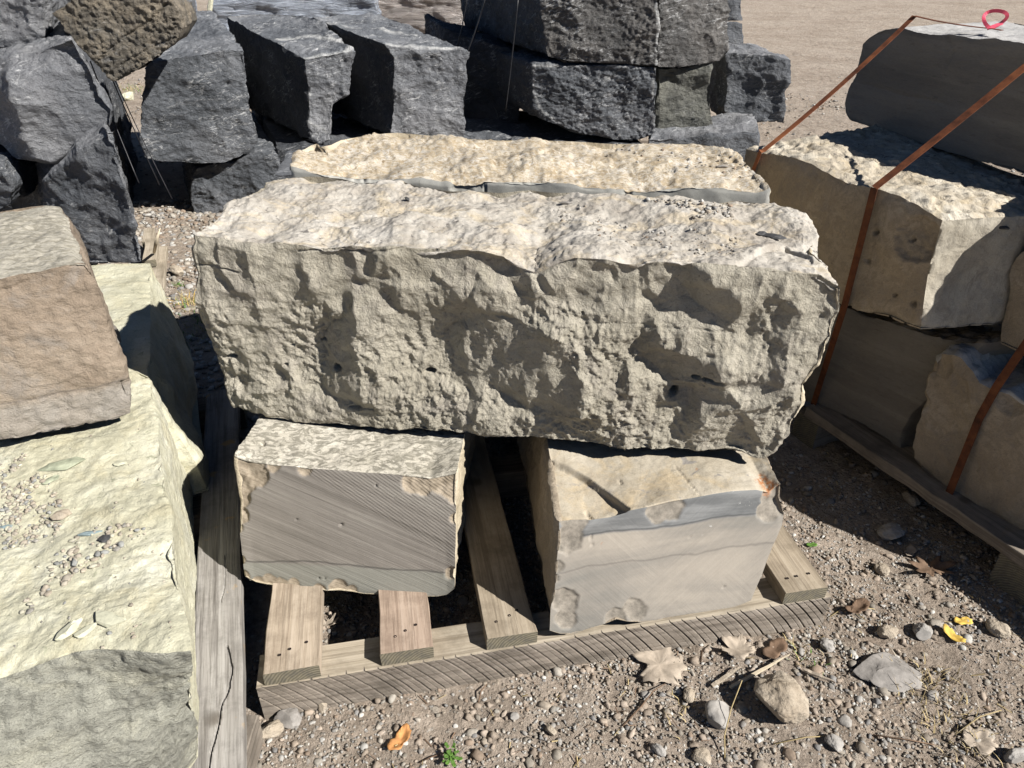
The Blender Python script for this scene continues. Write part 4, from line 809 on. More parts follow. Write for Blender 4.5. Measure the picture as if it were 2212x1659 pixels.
block('limestone_block', 'tan block with strap at the right edge, lowest tier of the right pile', GT, t4f, wl([(1985,1015),(2039,1057),(2070,1078),(2105,1100),(2161,1123),(2212,1147),(2420,1260)], pT4), depth=(.35,.25,.03),
      fl=wl([(2022,782),(2006,818),(2006,865),(1978,917),(1971,964),(1969,992),(1985,1015)], pT4), sp=.006, seed=137, edge=.006, marks=[('chip','front',2050,860,50,.012),('chip','front',2040,900,46,.010),('chip','front',2190,865,34,.014),('chip','front',2035,795,26,.014)],
      amps=dict(front=dict(low=.008, fine=.0015, rid=.002), top=dict(low=.012, fine=.004, rid=.006), left=dict(low=.012, fac2=.008)), mats=dict(all='right_side', top='slab_top'), key='T4')
pT5 = (tuple(Z(2162,748,.555)[:2]), tuple((Z(2162,748,.555)+np.array((.17,-.30,0)))[:2]))
block('limestone_block', 'tan block cut off by the right edge, above the lowest strapped one', GT, wl([(2264,395),(2380,430),(2560,520)], pT5), wl([(2156,742),(2175,752),(2212,768),(2420,880)], pT5), depth=(.32,.22,0),
      fl=wl([(2264,395),(2214,541),(2186,575),(2180,626),(2156,700),(2156,742)], pT5), sp=.008, seed=139, amps=RA, mats=dict(all='right_side', top='right_top'))
# pallet beneath the right pile
palR = empty('pallet', Vector((1.25, 1.7, 0))); tag(palR, 'brown dirty pallet under the strapped right pile', 'pallet')
e0 = Z(1742,878,.138); e1 = Z(2230,1212,.138); ea = math.atan2(e1[1]-e0[1], e1[0]-e0[0]); el = math.hypot(*(e1-e0)[:2]); ed = np.array((math.cos(ea), math.sin(ea), 0)); en = np.array((-math.sin(ea), math.cos(ea), 0))
bR = board('deck_board', e0+np.array((0,0,-.038)), ea, el+.35, .13, .037, MAT['wood_beam'], palR, MAT['endg'], rough=.004, seed=71)
for k in range(1, 5): board('deck_board', e0+en*.19*k+np.array((0,0,-.038)), ea, el+.35, .12, .036, MAT['wood_dark'], palR, MAT['endg'], seed=72+k)
for q in (.06, .80): board('beam', e0+ed*q+en*.006-np.array((0, 0, .138)), ea+math.pi/2, .9, .1, .099, MAT['wood_beam'], palR, MAT['endg'], rough=.002, seed=80)

# ------------------------------------------------------------------ straps
def strap(name, label, pts, nrm, width=.019, mat='rust', th=.0012, group=None, parent=None, cat='strap', wob=.0):
    pts = [np.array(p, float) for p in pts]; V = []; n = len(pts)
    for k in range(n):
        t = pts[min(k+1, n-1)]-pts[max(k-1, 0)]; t /= np.linalg.norm(t); nn = np.array(nrm[k] if isinstance(nrm, list) else nrm, float)
        w = np.cross(t, nn); w /= np.linalg.norm(w); nn = np.cross(w, t); c = pts[k]+w*wob*math.sin(k*2.1)
        for a, b in ((-1, 0), (1, 0), (1, 1), (-1, 1)): V.append(c+w*a*width/2+nn*b*th)
    Fs = []
    for k in range(n-1):
        for a in range(4): Fs.append((k*4+a, k*4+(a+1) % 4, k*4+4+(a+1) % 4, k*4+4+a))
    Fs += [(3, 2, 1, 0), tuple((n-1)*4+a for a in range(4))]
    o = mesh_obj(name, V, Fs, MAT[mat], parent)
    if label: tag(o, label, cat, group)
    return o
def lerp(a, b, n, sag=0):
    a, b = np.array(a), np.array(b); return [a+(b-a)*t+np.array((0, 0, -sag*4*t*(1-t))) for t in np.linspace(0, 1, n)]
GS = 'rusty steel straps round the right pile'
nf = np.array((-.88, -.46, 0))
up = np.array((0, 0, 1.)); tip = Wp(1972, 46, pT1)+np.array((-.004, -.01, .015)); c1 = t2f[2]+np.array((0, 0, .02))
c1 = Wp(1655, 325, pT2)+nf*.012
strap('steel_strap', 'thin rusty strap from the top block down to the far corner of the long block', lerp(tip, c1, 14, .012)+lerp(c1+nf*.01, Wp(1632, 372, pT2)+nf*.012, 4)+lerp(Wp(1628, 400, pT2)+nf*.01, Wp(1640, 560, pT2)+nf*.01, 4), (nf+up*.7), .017, 'rust', group=GS)
a0 = Wp(2300, 78, pT1)+nf*.012; a1 = Wp(1897, 409, pT2)+nf*.016+up*.006; a2 = Wp(1834, 662, pT2)+nf*.02; a3 = Wp(1762, 874, pT3)+nf*.012
strap('steel_strap', 'wide rusty strap slanting across the dark top block to the pallet', lerp(a0, a1, 18, .004), nf+up*.8, .021, 'rust', group=GS)
strap('steel_strap', 'dark rusty strap down the face of the long right block', lerp(a1, a2, 8)+lerp(a2, a3, 6)[1:], nf, .021, 'rust_dk', group=GS)
g0 = Wp(2330, 590, pT5)+nf*.02; g1 = Wp(2160, 832, pT4)+nf*.012; g2 = Wp(2122, 900, pT4)+nf*.012; g3 = Wp(2045, 1098, pT4)+nf*.02
strap('steel_strap', 'dark rusty strap over the tan block at the right edge', lerp(g0, g1, 8)+lerp(g1, g2, 3)[1:]+lerp(g2, g3, 6)[1:], nf, .021, 'rust_dk', group=GS)
# strap tail and the pink ribbon on the top block
tz = tip[2]
tl = lerp(tip, Z(2140, 62, tz-.012), 8, .004)
strap('steel_strap', 'slack rusty strap end lying on the top block beside the pink loop', tl+lerp(tl[-1], Z(2165, 66, tz-.014), 3)[1:], up, .017, 'rust_dk', group=GS)
pc = Z(2143, 60, tz-.01)
ring = [pc+np.array((.030*math.sin(t)*1.0, .010*math.sin(2*t), .021*(1-math.cos(t)))) for t in np.linspace(.25, 2*math.pi+.1, 26)]
strap('ribbon', 'pink tape loop standing on the dark top block', ring+[pc+np.array((.03, .005, .012)), pc+np.array((-.012, 0, -.002))], (.3, 1, .1), .009, 'pink', cat='ribbon')

# thin black straps by the left stack
GW = 'thin black strapping lines beside the left stack'
def tube(pts, r, n=6):
    V = []; pts = [np.array(p, float) for p in pts]
    for k, p in enumerate(pts):
        t = pts[min(k+1, len(pts)-1)]-pts[max(k-1, 0)]; t /= np.linalg.norm(t)+1e-9; a = np.cross(t, (0, .3, 1)); a /= np.linalg.norm(a)+1e-9; b = np.cross(t, a)
        rr = r[k] if hasattr(r, '__len__') else r
        for q in range(n): V.append(p+a*math.cos(2*math.pi*q/n)*rr+b*math.sin(2*math.pi*q/n)*rr)
    Fs = [(k*n+q, k*n+(q+1) % n, (k+1)*n+(q+1) % n, (k+1)*n+q) for k in range(len(pts)-1) for q in range(n)]
    Fs += [tuple(range(n-1, -1, -1)), tuple((len(pts)-1)*n+q for q in range(n))]
    return V, Fs
for lab, a, b in (('black strapping line crossing the gap right of the left stack, leftmost', (195,132,3.6), (300,395,3.45)), ('black strapping line in the gap hanging from the tan boulder, middle one', (240,165,3.9), (345,400,3.9)), ('black strapping line in the gap hanging from the tan boulder, rightmost', (248,172,4.1), (372,430,4.0))):
    P0 = Wp(a[0], a[1], ((-9, a[2]), (9, a[2]))); P1 = Wp(b[0], b[1], ((-9, b[2]), (9, b[2])))
    V, Fs = tube(lerp(P0, P1, 9, .02), .0028); tag(mesh_obj('strapping_line', V, Fs, MAT['wire'], smooth=True), lab, 'strap', GW)
for lab, a, b in (('blue-grey strapping line down the shaded side of the high stack, left', (1010,-10,4.9), (985,110,4.9)), ('blue-grey strapping line down the shaded side of the high stack, middle', (1050,-10,4.8), (1002,130,4.8)), ('dark strapping line down the corner of the high stack', (1120,-10,4.55), (1092,240,4.55))):
    P0 = Wp(a[0], a[1], ((-9, a[2]), (9, a[2]))); P1 = Wp(b[0], b[1], ((-9, b[2]), (9, b[2])))
    V, Fs = tube(lerp(P0, P1, 9, .02), .004); tag(mesh_obj('strapping_line', V, Fs, MAT['wire'], smooth=True), lab, 'strap', 'strapping lines on the high stack')

# pallet end by the left stack and its splinter
palC = empty('pallet', Vector((-1.9, 3.5, 0))); tag(palC, 'pallet end of pale planks sticking out under the left dark stack', 'pallet')
ca = math.atan2(-.62, .22)
for k, (x, y, z, L, Wd) in enumerate(((352,622,.10,.55,.10), (336,560,.14,.30,.06), (330,520,.14,.20,.05))):
    p = Z(x, y, z); dr = np.array((-.34, .94, 0)); dr /= np.linalg.norm(dr)
    board('plank', p-np.array((0, 0, .035)), math.atan2(dr[1], dr[0]), L, Wd, .034, MAT['wood_top'], palC, MAT['endg'], seed=90+k, rough=.004)
for q in range(3): board('beam', np.array((-2.75, 3.35+.38*q, 0)), -.12, .55, .09, .1, MAT['wood_dark'], palC, MAT['endg'], seed=95+q)
V, Fs = tube([Z(333,545,.15), Wp(338,520,((-9,3.1),(9,3.1))), Wp(346,492,((-9,3.12),(9,3.12)))], [.007, .008, .002]); tag(mesh_obj('wood_splinter', V, Fs, MAT['splinter'], smooth=True), 'pale upright splinter at the pallet end below the left stack', 'splinter')
# pallets beneath the other dark stones
for lab, x0, y0, n in (('dark pallet under the long stones of the middle row', -1.6, 4.3, 4), ('dark pallet under the high dark stack', .15, 4.5, 4)):
    pm_ = empty('pallet', Vector((x0, y0, 0))); tag(pm_, lab, 'pallet')
    for q in range(n): board('beam', np.array((x0, y0+.12+.35*q, 0)), 0, 1.5, .09, .09, MAT['wood_dark'], pm_, MAT['endg'], seed=100+q)

# ------------------------------------------------------------------ wrapped goods far behind
def wrap_mat(name, c, seed):
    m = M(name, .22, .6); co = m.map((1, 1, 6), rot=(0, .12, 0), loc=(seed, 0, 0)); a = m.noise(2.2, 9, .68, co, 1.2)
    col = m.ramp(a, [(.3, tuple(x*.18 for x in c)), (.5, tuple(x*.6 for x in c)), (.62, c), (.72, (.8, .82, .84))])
    m.bump(a, .05, 1); return m.out(col)
MAT['wrap'] = wrap_mat('stretch_wrap_blue', (.36, .40, .46), 0); MAT['wrap_b'] = wrap_mat('stretch_wrap_brown', (.34, .30, .27), 4)
def load(label, x0, x1, y0, dep, hgt, mat, seed, rise=.16):
    e = empty('wrapped_load', Vector((x0, y0, 0))); tag(e, label, 'wrapped pallet', 'wrapped pallets far behind')
    nx, ny, nz = 40, 20, 24; xs = np.linspace(x0, x1, nx+1); V = []; Fs = []
    def grid(fn, a, b):
        base = len(V)
        for i in range(a+1):
            for j in range(b+1): V.append(fn(i/a, j/b))
        for i in range(a):
            for j in range(b):
                k = base+i*(b+1)+j; Fs.append((k, k+b+1, k+b+2, k+1))
    W = x1-x0
    grid(lambda u, v: (x0+W*u, y0, rise+hgt*v), nx, nz); grid(lambda u, v: (x0+W*u, y0+dep*v, rise+hgt), nx, ny)
    grid(lambda u, v: (x1, y0+dep*u, rise+hgt*v), ny, nz); grid(lambda u, v: (x0, y0+dep*(1-u), rise+hgt*v), ny, nz)
    V = np.array(V); q = fbm(V*np.array((1, 1, 2.5)), 2.5, 4, seed); V = V+np.stack([q*.03, q*.05, q*.02], 1)
    o = mesh_obj('wrapped_stack', V, np.array(Fs), MAT[mat], e, smooth=True)
    for k in range(5): board('deck_board', np.array((x0-.03+k*(W-.04)/4.4, y0-.05, .10)), math.pi/2, dep+.1, -.12 if False else .12, .03, MAT['wood_top'], e, None, seed=200+k).location.x += .12
    for k in (0, .5, 1): board('beam', np.array((x0-.05, y0-.04+k*(dep-.05), 0)), 0, W+.1, .09, .095, MAT['wood_top'], e, None, seed=210)
load('blue-grey plastic wrapped stack far behind the middle row', -4.25, -1.9, 11.6, 1.2, 1.0, 'wrap', 1)
load('brownish wrapped stack behind the gap left of the high stack', -1.55, -.35, 9.7, 1.1, .7, 'wrap_b', 2, .10)
load('pale wrapped stack far behind the left stack', -7.2, -5.1, 12.2, 1.2, .9, 'wrap', 3)
pf = empty('pallet', Vector((-4.9, 11.2, 0))); tag(pf, 'pale empty pallet far behind between the wrapped stacks', 'pallet')
for k in range(4): board('deck_board', np.array((-5.2, 11.0+.25*k, .12)), 0, .85, .14, .03, MAT['wood_top'], pf, seed=220+k)
for k in range(2): board('beam', np.array((-5.15+.65*k, 10.95, 0)), math.pi/2, 1.0, .09, .115, MAT['wood_top'], pf, seed=230+k)
V, Fs = tube([Wp(440,62,((-9,8.2),(9,8.2))), Wp(452,30,((-9,8.2),(9,8.2))), Wp(457,-10,((-9,8.2),(9,8.2)))], [.03, .025, .025]); tag(mesh_obj('tape_strip', V, Fs, MAT['paleshard']), 'pale hanging strip behind the middle row at the top edge', 'strip')

# ------------------------------------------------------------------ loose stones and gravel
def ico(sub):
    t = (1+5**.5)/2; v = [(-1,t,0),(1,t,0),(-1,-t,0),(1,-t,0),(0,-1,t),(0,1,t),(0,-1,-t),(0,1,-t),(t,0,-1),(t,0,1),(-t,0,-1),(-t,0,1)]
    f = [(0,11,5),(0,5,1),(0,1,7),(0,7,10),(0,10,11),(1,5,9),(5,11,4),(11,10,2),(10,7,6),(7,1,8),(3,9,4),(3,4,2),(3,2,6),(3,6,8),(3,8,9),(4,9,5),(2,4,11),(6,2,10),(8,6,7),(9,8,1)]
    v = [np.array(p)/np.linalg.norm(p) for p in v]
    for _ in range(sub):
        c = {}; nf = []
        def mid(a, b):
            k = (min(a, b), max(a, b))
            if k not in c: m = v[a]+v[b]; v.append(m/np.linalg.norm(m)); c[k] = len(v)-1
            return c[k]
        for a, b, d in f:
            x, y, z = mid(a, b), mid(b, d), mid(d, a); nf += [(a, x, z), (b, y, x), (d, z, y), (x, y, z)]
        f = nf
    return np.array(v), np.array(f)
I0, I1, I2, I4 = ico(0), ico(1), ico(2), ico(5)
def scatter(name, label, C, size, base, rng, flat=.6, sink=.25, ang=.25, mat=None, smooth=True, kind='stuff', parent=None, tone='gravel'):
    n = len(C); bv, bf = base; k = len(bv)
    T = np.repeat(bv[None], n, 0)
    jit = 1+rng.normal(0, ang, (n, k, 1)); T = T*jit
    sc = np.stack([size*rng.uniform(.75, 1.3, n), size*rng.uniform(.6, 1.1, n), size*flat*rng.uniform(.6, 1.3, n)], 1); T = T*sc[:, None, :]
    a = rng.uniform(0, 6.28, n); t = rng.normal(0, .25, n)
    y = T[..., 1]*np.cos(t)[:, None]-T[..., 2]*np.sin(t)[:, None]; z = T[..., 1]*np.sin(t)[:, None]+T[..., 2]*np.cos(t)[:, None]; x = T[..., 0]
    X = x*np.cos(a)[:, None]-y*np.sin(a)[:, None]; Y = x*np.sin(a)[:, None]+y*np.cos(a)[:, None]
    V = np.stack([X, Y, z], -1)+C[:, None, :]+np.array((0, 0, 1))*(size*flat*(1-sink*2))[:, None, None]
    Fq = (bf[None]+np.arange(n)[:, None, None]*k).reshape(-1, 3)
    if tone == 'gravel':
        pal_ = np.array([(.40, .36, .30), (.33, .28, .22), (.31, .29, .26), (.25, .24, .225), (.46, .44, .40), (.30, .23, .17), (.36, .33, .28), (.27, .24, .195), (.54, .52, .47)])
    elif tone == 'dirt': pal_ = np.array([(.36, .295, .23), (.41, .34, .27), (.33, .27, .21)])
    else: pal_ = np.array([(.42, .375, .30), (.36, .315, .25), (.33, .31, .27), (.48, .43, .34), (.29, .29, .27), (.40, .345, .27), (.52, .49, .38)])
    c = pal_[rng.integers(0, len(pal_), n)]*rng.uniform(.75, 1.1, (n, 1)); col = np.repeat(c, k, 0)
    o = mesh_obj(name, V.reshape(-1, 3), Fq, mat or MAT['gravel'], parent, smooth=smooth, attrs={'tone': col})
    if kind: o['kind'] = kind
    if label: o['label'] = label
    return o
gm = M('gravel_stone', .85, .25); gc = gm.attr('tone', 'Color'); gn = gm.noise(220, 4, .65)
gm.bump(gm.noise(300, 4), .0008, .8); MAT['gravel'] = gm.out(gm.mix(.8, gc, gm.ramp(gn, [(.3, .6), (.65, 1)]), 'MULTIPLY'))
rg = np.random.default_rng(5)
def clump(P, f, s, lo): return pn(np.c_[P, np.zeros(len(P))], f, s) > lo
def gpts(n, x0, x1, y0, y1, f=4, seed=1, lo=-.15):
    P = np.stack([rg.uniform(x0, x1, n), rg.uniform(y0, y1, n)], 1); P = P[clump(P, f, seed, lo)]
    return np.c_[P, gz(np.c_[P, np.zeros(len(P))])]
C = gpts(30000, -.62, 2.3, .6, 1.75, 5, 1, -.35); scatter('gravel', 'fine grit lying on the dirt in front of the pallets', C, rg.uniform(.0018, .0042, len(C)), I0, rg, .7, .25, .28)
C = gpts(10500, -.62, 2.4, .6, 2.6, 4, 2, -.25); scatter('gravel', 'small rounded pebbles lying on the dirt in front of the pallets', C, .0036+.0035*rg.random(len(C))**2, I1, rg, .65, .32, .17)
C = gpts(1500, -.55, 2.4, .62, 2.6, 3, 3, -.1); C1n = len(C); scatter('gravel', 'larger pebbles strewn over the dirt in front of the pallets', C, .0065+.0085*rg.random(len(C))**2.4, I1, rg, .62, .4, .11)
C = gpts(7000, -.62, 2.4, .6, 2.6, 6, 12, -.3); scatter('soil_crumbs', 'crumbs and clods of dried dirt in front of the pallets', C, .003+.007*rg.random(len(C))**2, I1, rg, .7, .35, .22, tone='dirt')
C = gpts(8500, -2.6, -.35, 1.9, 4.6, 3, 6, -.6); scatter('gravel', 'coarse gravel between the left stack and the pale block', C, .006+.013*rg.random(len(C))**2, I1, rg, .6, .3, .1)
C = gpts(9500, -4.5, 4.8, 3.0, 9., 1.2, 7, -.25); scatter('gravel', 'scattered stones over the open yard behind the stacks', C, .005+.013*rg.random(len(C))**3, I0, rg, .6, .3, .15)
def gp(x, y, dz=0):
    p = Z(x, y, 0); p = Z(x, y, gz1(p[0], p[1])); return p+np.array((0, 0, dz))

def stone(label, x, y, wpx, asp, flat, mat, seed, rot=0, ang=.10, key=None, cut=0, name='stone', group='single stones lying on the dirt', base=None, pos=None, rough=.05):
    p = gp(x, y) if pos is None else pos; sc_ = np.linalg.norm(p-np.array((0, 0, EYE)))*wpx/F/2
    v, f = I4 if wpx > 22 else ico(3); v = v.copy(); r = 1+ang*pn(v, 1.3, seed)*2+rough*fbm(v, 3.5, 4, seed+1)
    v = v*r[:, None]
    if cut:
        for k in range(cut):
            n_ = _g[(seed*13+k*29) % 256]; dd = v@n_; m = dd > .62; v[m] -= np.outer(dd[m]-.62, n_)*.93
    v = v*np.array((1, asp, flat)); c, s = math.cos(rot), math.sin(rot)
    v = np.stack([v[:, 0]*c-v[:, 1]*s, v[:, 0]*s+v[:, 1]*c, v[:, 2]], 1)*sc_
    v = v+p+np.array((0, 0, -v[:, 2].min()*.8))
    return tag(mesh_obj(name, v, f, MAT[mat], smooth=True), label, 'stone', group)
stone('big rounded tan cobble beside the grey one in front of the pallet', 1680, 1530, 100, .95, .72, 'cobble', 3, .3, .10, cut=2)
stone('smooth grey cobble left of the big tan one', 1548, 1555, 66, .8, .6, 'cobble_g', 5, .4, .12, cut=5, rough=.02)
stone('flat dirty slate slab lying among straw at the right', 1917, 1455, 112, .8, .17, 'slate', 8, -.3, .16, cut=3)
stone('grey chunk in the dirt just below the slate slab', 1932-150, 1400, 30, .9, .7, 'cobble_g', 9, 0, .15, cut=4)
for k, (lab, x, y, w, mt) in enumerate((('tan oval pebble near the pallet corner', 1915, 1372, 36, 'cobble'), ('pale angular pebble right of the oval one near the pallet corner', 1990, 1372, 38, 'cobble_g'), ('pinkish pebble in the dirt below the beam centre', 1190, 1582, 26, 'cobble'),
     ('small white pebble alone below the beam centre', 1112, 1580-30, 20, 'cobble_g'), ('tan pebble left of the grey cobble, by the straw', 1487, 1508, 34, 'cobble'), ('grey pebble far right near the yellow leaves', 2152, 1365, 38, 'cobble'),
     ('bluish pebble at the lower right edge', 2190, 1640, 40, 'cobble_g'), ('grey pebble below the big tan cobble', 1800, 1608, 34, 'cobble_g'), ('whitish angular stone at the bottom left of the cobbles', 1422, 1625, 30, 'cobble_g'), ('long pale pebble at the bottom edge', 1515, 1640, 34, 'cobble'),
     ('brown pebble against the front beam near the left end', 700, 1528, 34, 'cobble'), ('flat grey stone against the left end of the front beam', 622, 1560, 50, 'slate'), ('pale broken stone by the left post', 590, 1585, 46, 'cobble'),
     ('tan stone in the shade edge right of the pallet', 1905, 1235, 28, 'cobble'), ('large pale cobble in the gap between the stacks', 384, 594, 34, 'cobble'), ('blue-grey stone in the gap beside the long pale block', 444, 668, 30, 'cobble_g'),
     ('shaded cobble under the right pile, centre', 1965, 1085, 34, 'cobble'), ('shaded oval cobble under the right pile, lower', 1922, 1120+40, 44, 'cobble_g'), ('white stone on the far ground seen through the left gap', 280, 215, 24, 'paleshard'))):
    stone(lab, x, y, w, .75+.2*math.sin(k*3), .6, mt, 30+k, k*1.1, .1, cut=k % 4)

# gravel and shards lying on the sage block, crumbs on the long block
def on(key, x, y, up_=0):
    h = hit(key, x, y)
    return None if h is None else np.array(h[0])+np.array((0, 0, up_))
def spread(key, poly, n, seed, lo=-.1):
    q = np.random.default_rng(seed); xs = [p[0] for p in poly]; ys = [p[1] for p in poly]; out = []
    P = np.stack([q.uniform(min(xs), max(xs), n*3), q.uniform(min(ys), max(ys), n*3)], 1); P = P[inpoly(P[:, 0], P[:, 1], poly)]
    P = P[pn(np.c_[P/40, np.zeros(len(P))], 1., seed) > lo][:n]
    for x, y in P:
        h = on(key, x, y)
        if h is not None: out.append(h)
    return np.array(out)
C = spread('sage', [(0,985),(60,975),(95,1000),(110,1050),(150,1110),(130,1150),(60,1180),(0,1190)], 420, 1); scatter('loose_gravel', 'patch of loose gravel at the back of the yellow block top', C, .0018+.0042*rg.random(len(C))**2, I1, rg, .6, .2, .2, tone='crumb', parent=None)
C = spread('sage', [(100,1250),(120,1190),(190,1140),(300,1130),(320,1150),(240,1200),(190,1240),(130,1270)], 95, 2, -.3); scatter('loose_gravel', 'band of flat pebbles across the middle of the yellow block top', C, .0035+.0045*rg.random(len(C))**2, I1, rg, .55, .2, .16, tone='crumb')
C = spread('sage', [(0,1000),(300,850),(360,1200),(380,1380),(100,1420),(0,1400)], 70, 3, -1); scatter('loose_gravel', 'single crumbs dotted over the yellow block top', C, .0015+.0028*rg.random(len(C))**2, I1, rg, .55, .2, .2, tone='crumb')
C = spread('sage', [(50,1290),(90,1270),(140,1255),(60,1330)], 10, 4, -1); scatter('loose_gravel', 'few pebbles on the near part of the yellow block top', C, .004+.004*rg.random(len(C)), I1, rg, .55, .2, .16, tone='crumb')
C = spread('main', zB([(700,165),(1240,190),(1260,300),(1180,250),(1000,290),(1060,240),(900,200)]), 130, 5, -1); scatter('loose_gravel', 'crumbs of dirt along the back edge of the long pale block', C, .0015+.005*rg.random(len(C))**2.5, I1, rg, .7, .2, .2, tone='gravel')
C = spread('main', zB([(250,180),(450,190),(700,330),(1250,330),(1300,470),(1000,480),(600,420),(300,300)]), 220, 6, 0); scatter('loose_gravel', 'dark crumbs sprinkled over the right half of the long pale block', C, .0012+.0028*rg.random(len(C))**2, I1, rg, .6, .2, .2, tone='gravel')
C = spread('RB', [(1330,310),(1600,340),(1640,390),(1300,340)], 40, 7, -1); scatter('loose_gravel', 'crumbs on the golden block top', C, .002+.003*rg.random(len(C)), I1, rg, .6, .2, .2)
def shard(label, key, x, y, w, asp, flat, mat, seed, rot=0, cut=6):
    p = on(key, x, y)
    if p is None: p = gp(x, y)
    stone(label, x, y, w, asp, flat, mat, seed, rot, .2, cut=cut, name='stone_shard', group=None, pos=p, rough=.02)
shard('large flat sage shard lying on the gravel-strewn yellow block', 'sage', 142, 1006, 78, .62, .12, 'shard', 71, .5)
shard('small sage shard beside the large one on the yellow block', 'sage', 112, 1036, 36, .5, .14, 'shard', 72, .8)
shard('bluish flat shard in the pebble band on the yellow block', 'sage', 188, 1154, 44, .35, .14, 'blueshard', 73, .25)
shard('dark shard in the pebble band on the yellow block', 'sage', 228, 1166, 26, .8, .3, 'chipdk', 74, .2)
shard('triangular pale shard near the middle of the yellow block', 'sage', 258, 1002, 30, .6, .2, 'paleshard', 75, .2)
shard('upright pale shard, left of a pair near the yellow block front', 'sage', 152, 1362, 44, .5, .35, 'paleshard', 76, 1.1)
shard('rounded pale shard, right of a pair near the yellow block front', 'sage', 186, 1366, 40, .6, .3, 'paleshard', 77, .9)
shard('wide pale flake near the front edge of the yellow block', 'sage', 233, 1343, 72, .5, .18, 'paleshard', 78, -.25)
shard('blue-grey flat chip at the left edge of the yellow block', 'sage', 14, 1140, 28, .4, .15, 'blueshard', 79, .1)
shard('tan stone lump standing in the gravel on the yellow block', 'sage', 133, 1120, 34, .7, .5, 'cobble', 80, .3)
shard('dark slab chip on the long pale block near its right end', 'main', 1668, 514, 48, .45, .22, 'chipdk', 81, -.25)
shard('small dark chip touching the dark slab chip on the long pale block', 'main', 1645, 508, 26, .6, .3, 'chipdk', 82, .4)
shard('flat grey chip on the middle of the long pale block', 'main', 1225, 440, 34, .4, .18, 'slate', 83, .2)
shard('dark speck stone on the long pale block left of centre', 'main', 880, 434, 11, 1.2, .8, 'chipdk', 84, .2)
shard('grey flat chip on the golden block top', 'RB', 1562, 362, 30, .3, .2, 'slate', 85, 0)
shard('dark chip on the lit top of the long right block', 'T2', 2165, 495, 26, .4, .3, 'chipdk', 86, -.5)

# ------------------------------------------------------------------ leaves, sticks, weeds
def leaf(label, x, y, wpx, mat, rot, kind='maple', curl=.3, seed=0, lift=.004, name='fallen_leaf', cat='leaf', pos=None, group='fallen leaves on the dirt'):
    p = gp(x, y) if pos is None else pos; sc_ = np.linalg.norm(p-np.array((0, 0, EYE)))*wpx/F/2
    q = np.random.default_rng(seed+100)
    if kind == 'maple':
        a = np.linspace(0, 2*math.pi, 41)[:-1]; r = .70+.24*np.abs(np.cos(a*2.5+.3*q.random()))**1.5+.05*np.cos(a*15)+.07*q.normal(size=40)
        r[np.abs(a-math.pi) < .25] *= .6
    elif kind == 'oak':
        a = np.linspace(0, 2*math.pi, 41)[:-1]; r = (.35+.65*np.abs(np.cos(a)))*(1+.35*np.cos(a*9))
    else:
        a = np.linspace(0, 2*math.pi, 31)[:-1]; r = (.38+.62*np.abs(np.cos(a))**1.6)*(1+.05*q.normal(size=30))
    rings = [0, .35, .7, 1.]; V = [(0, 0, 0)]
    for t in rings[1:]:
        for aa, rr in zip(a, r): V.append((rr*t*math.cos(aa), rr*t*math.sin(aa), 0))
    V = np.array(V); n = len(a)
    V[:, 2] = curl*(V[:, 0]**2*.5-V[:, 1]*.15+.5*np.abs(V[:, 1]))+.10*pn(V+seed, 2.2, seed)+.04*pn(V+seed, 6, seed)
    c, s = math.cos(rot), math.sin(rot); V = np.stack([V[:, 0]*c-V[:, 1]*s, V[:, 0]*s+V[:, 1]*c, V[:, 2]], 1)*sc_
    V[:, 2] -= V[:, 2].min(); V = V+p+np.array((0, 0, lift)); V2 = V-np.array((0, 0, .0006))
    Fs = [(0, 1+k, 1+(k+1) % n) for k in range(n)]
    for t in range(2):
        for k in range(n): Fs.append((1+t*n+k, 1+(t+1)*n+k, 1+(t+1)*n+(k+1) % n, 1+t*n+(k+1) % n))
    N_ = len(V); Fb = [tuple(i+N_ for i in f[::-1]) for f in Fs]; rim = [(1+2*n+k, 1+2*n+k+N_, 1+2*n+(k+1) % n+N_, 1+2*n+(k+1) % n) for k in range(n)]
    return tag(mesh_obj(name, np.r_[V, V2], Fs+Fb+rim, MAT[mat], smooth=True), label, cat, group)
leaf('large tan maple leaf flat on the dirt below the beam', 1424, 1440, 118, 'leaf_tan', .2, 'maple', .12, 1)
leaf('orange curled leaf on the dirt near the bottom centre', 864, 1604, 58, 'leaf_orange', 1.0, 'oval', .8, 2)
leaf('pale crumpled leaf against the beam right of the maple leaf', 1590, 1405, 74, 'leaf_tan', -.2, 'maple', .7, 3)
leaf('brown lobed oak leaf right of the pallet corner', 2010, 1232, 70, 'leaf_brown', .1, 'oak', .35, 4)
leaf('tan leaf under the shade edge beside the lobed oak leaf', 1965, 1195, 34, 'leaf_tan', .8, 'oval', .5, 5)
leaf('dark red-brown curled leaf near the tan oval pebble', 1848, 1320, 52, 'leaf_brown', .5, 'oval', .9, 6)
leaf('bright yellow small leaf at the right', 2078, 1345, 34, 'leaf_yellow', .1, 'oval', .3, 7)
leaf('orange-yellow narrow leaf below the bright yellow one', 2056, 1378, 40, 'leaf_yellow', -1.1, 'oval', .8, 8)
leaf('tan dry leaf at the lower right corner', 2110, 1605, 60, 'leaf_tan', .9, 'maple', .5, 10)
leaf('dark slim leaf leaning between the pale leaf and the splinter', 1672, 1408, 60, 'leaf_brown', .7, 'oval', .5, 13)
leaf('dry leaf bunch in the pallet opening behind the first deck board', 706, 1352, 44, 'leaf_tan', .2, 'oak', .9, 16)
leaf('small green leaf at the far pallet corner in the shade edge', 2010-258, 1180, 22, 'green', .1, 'oval', .3, 17)
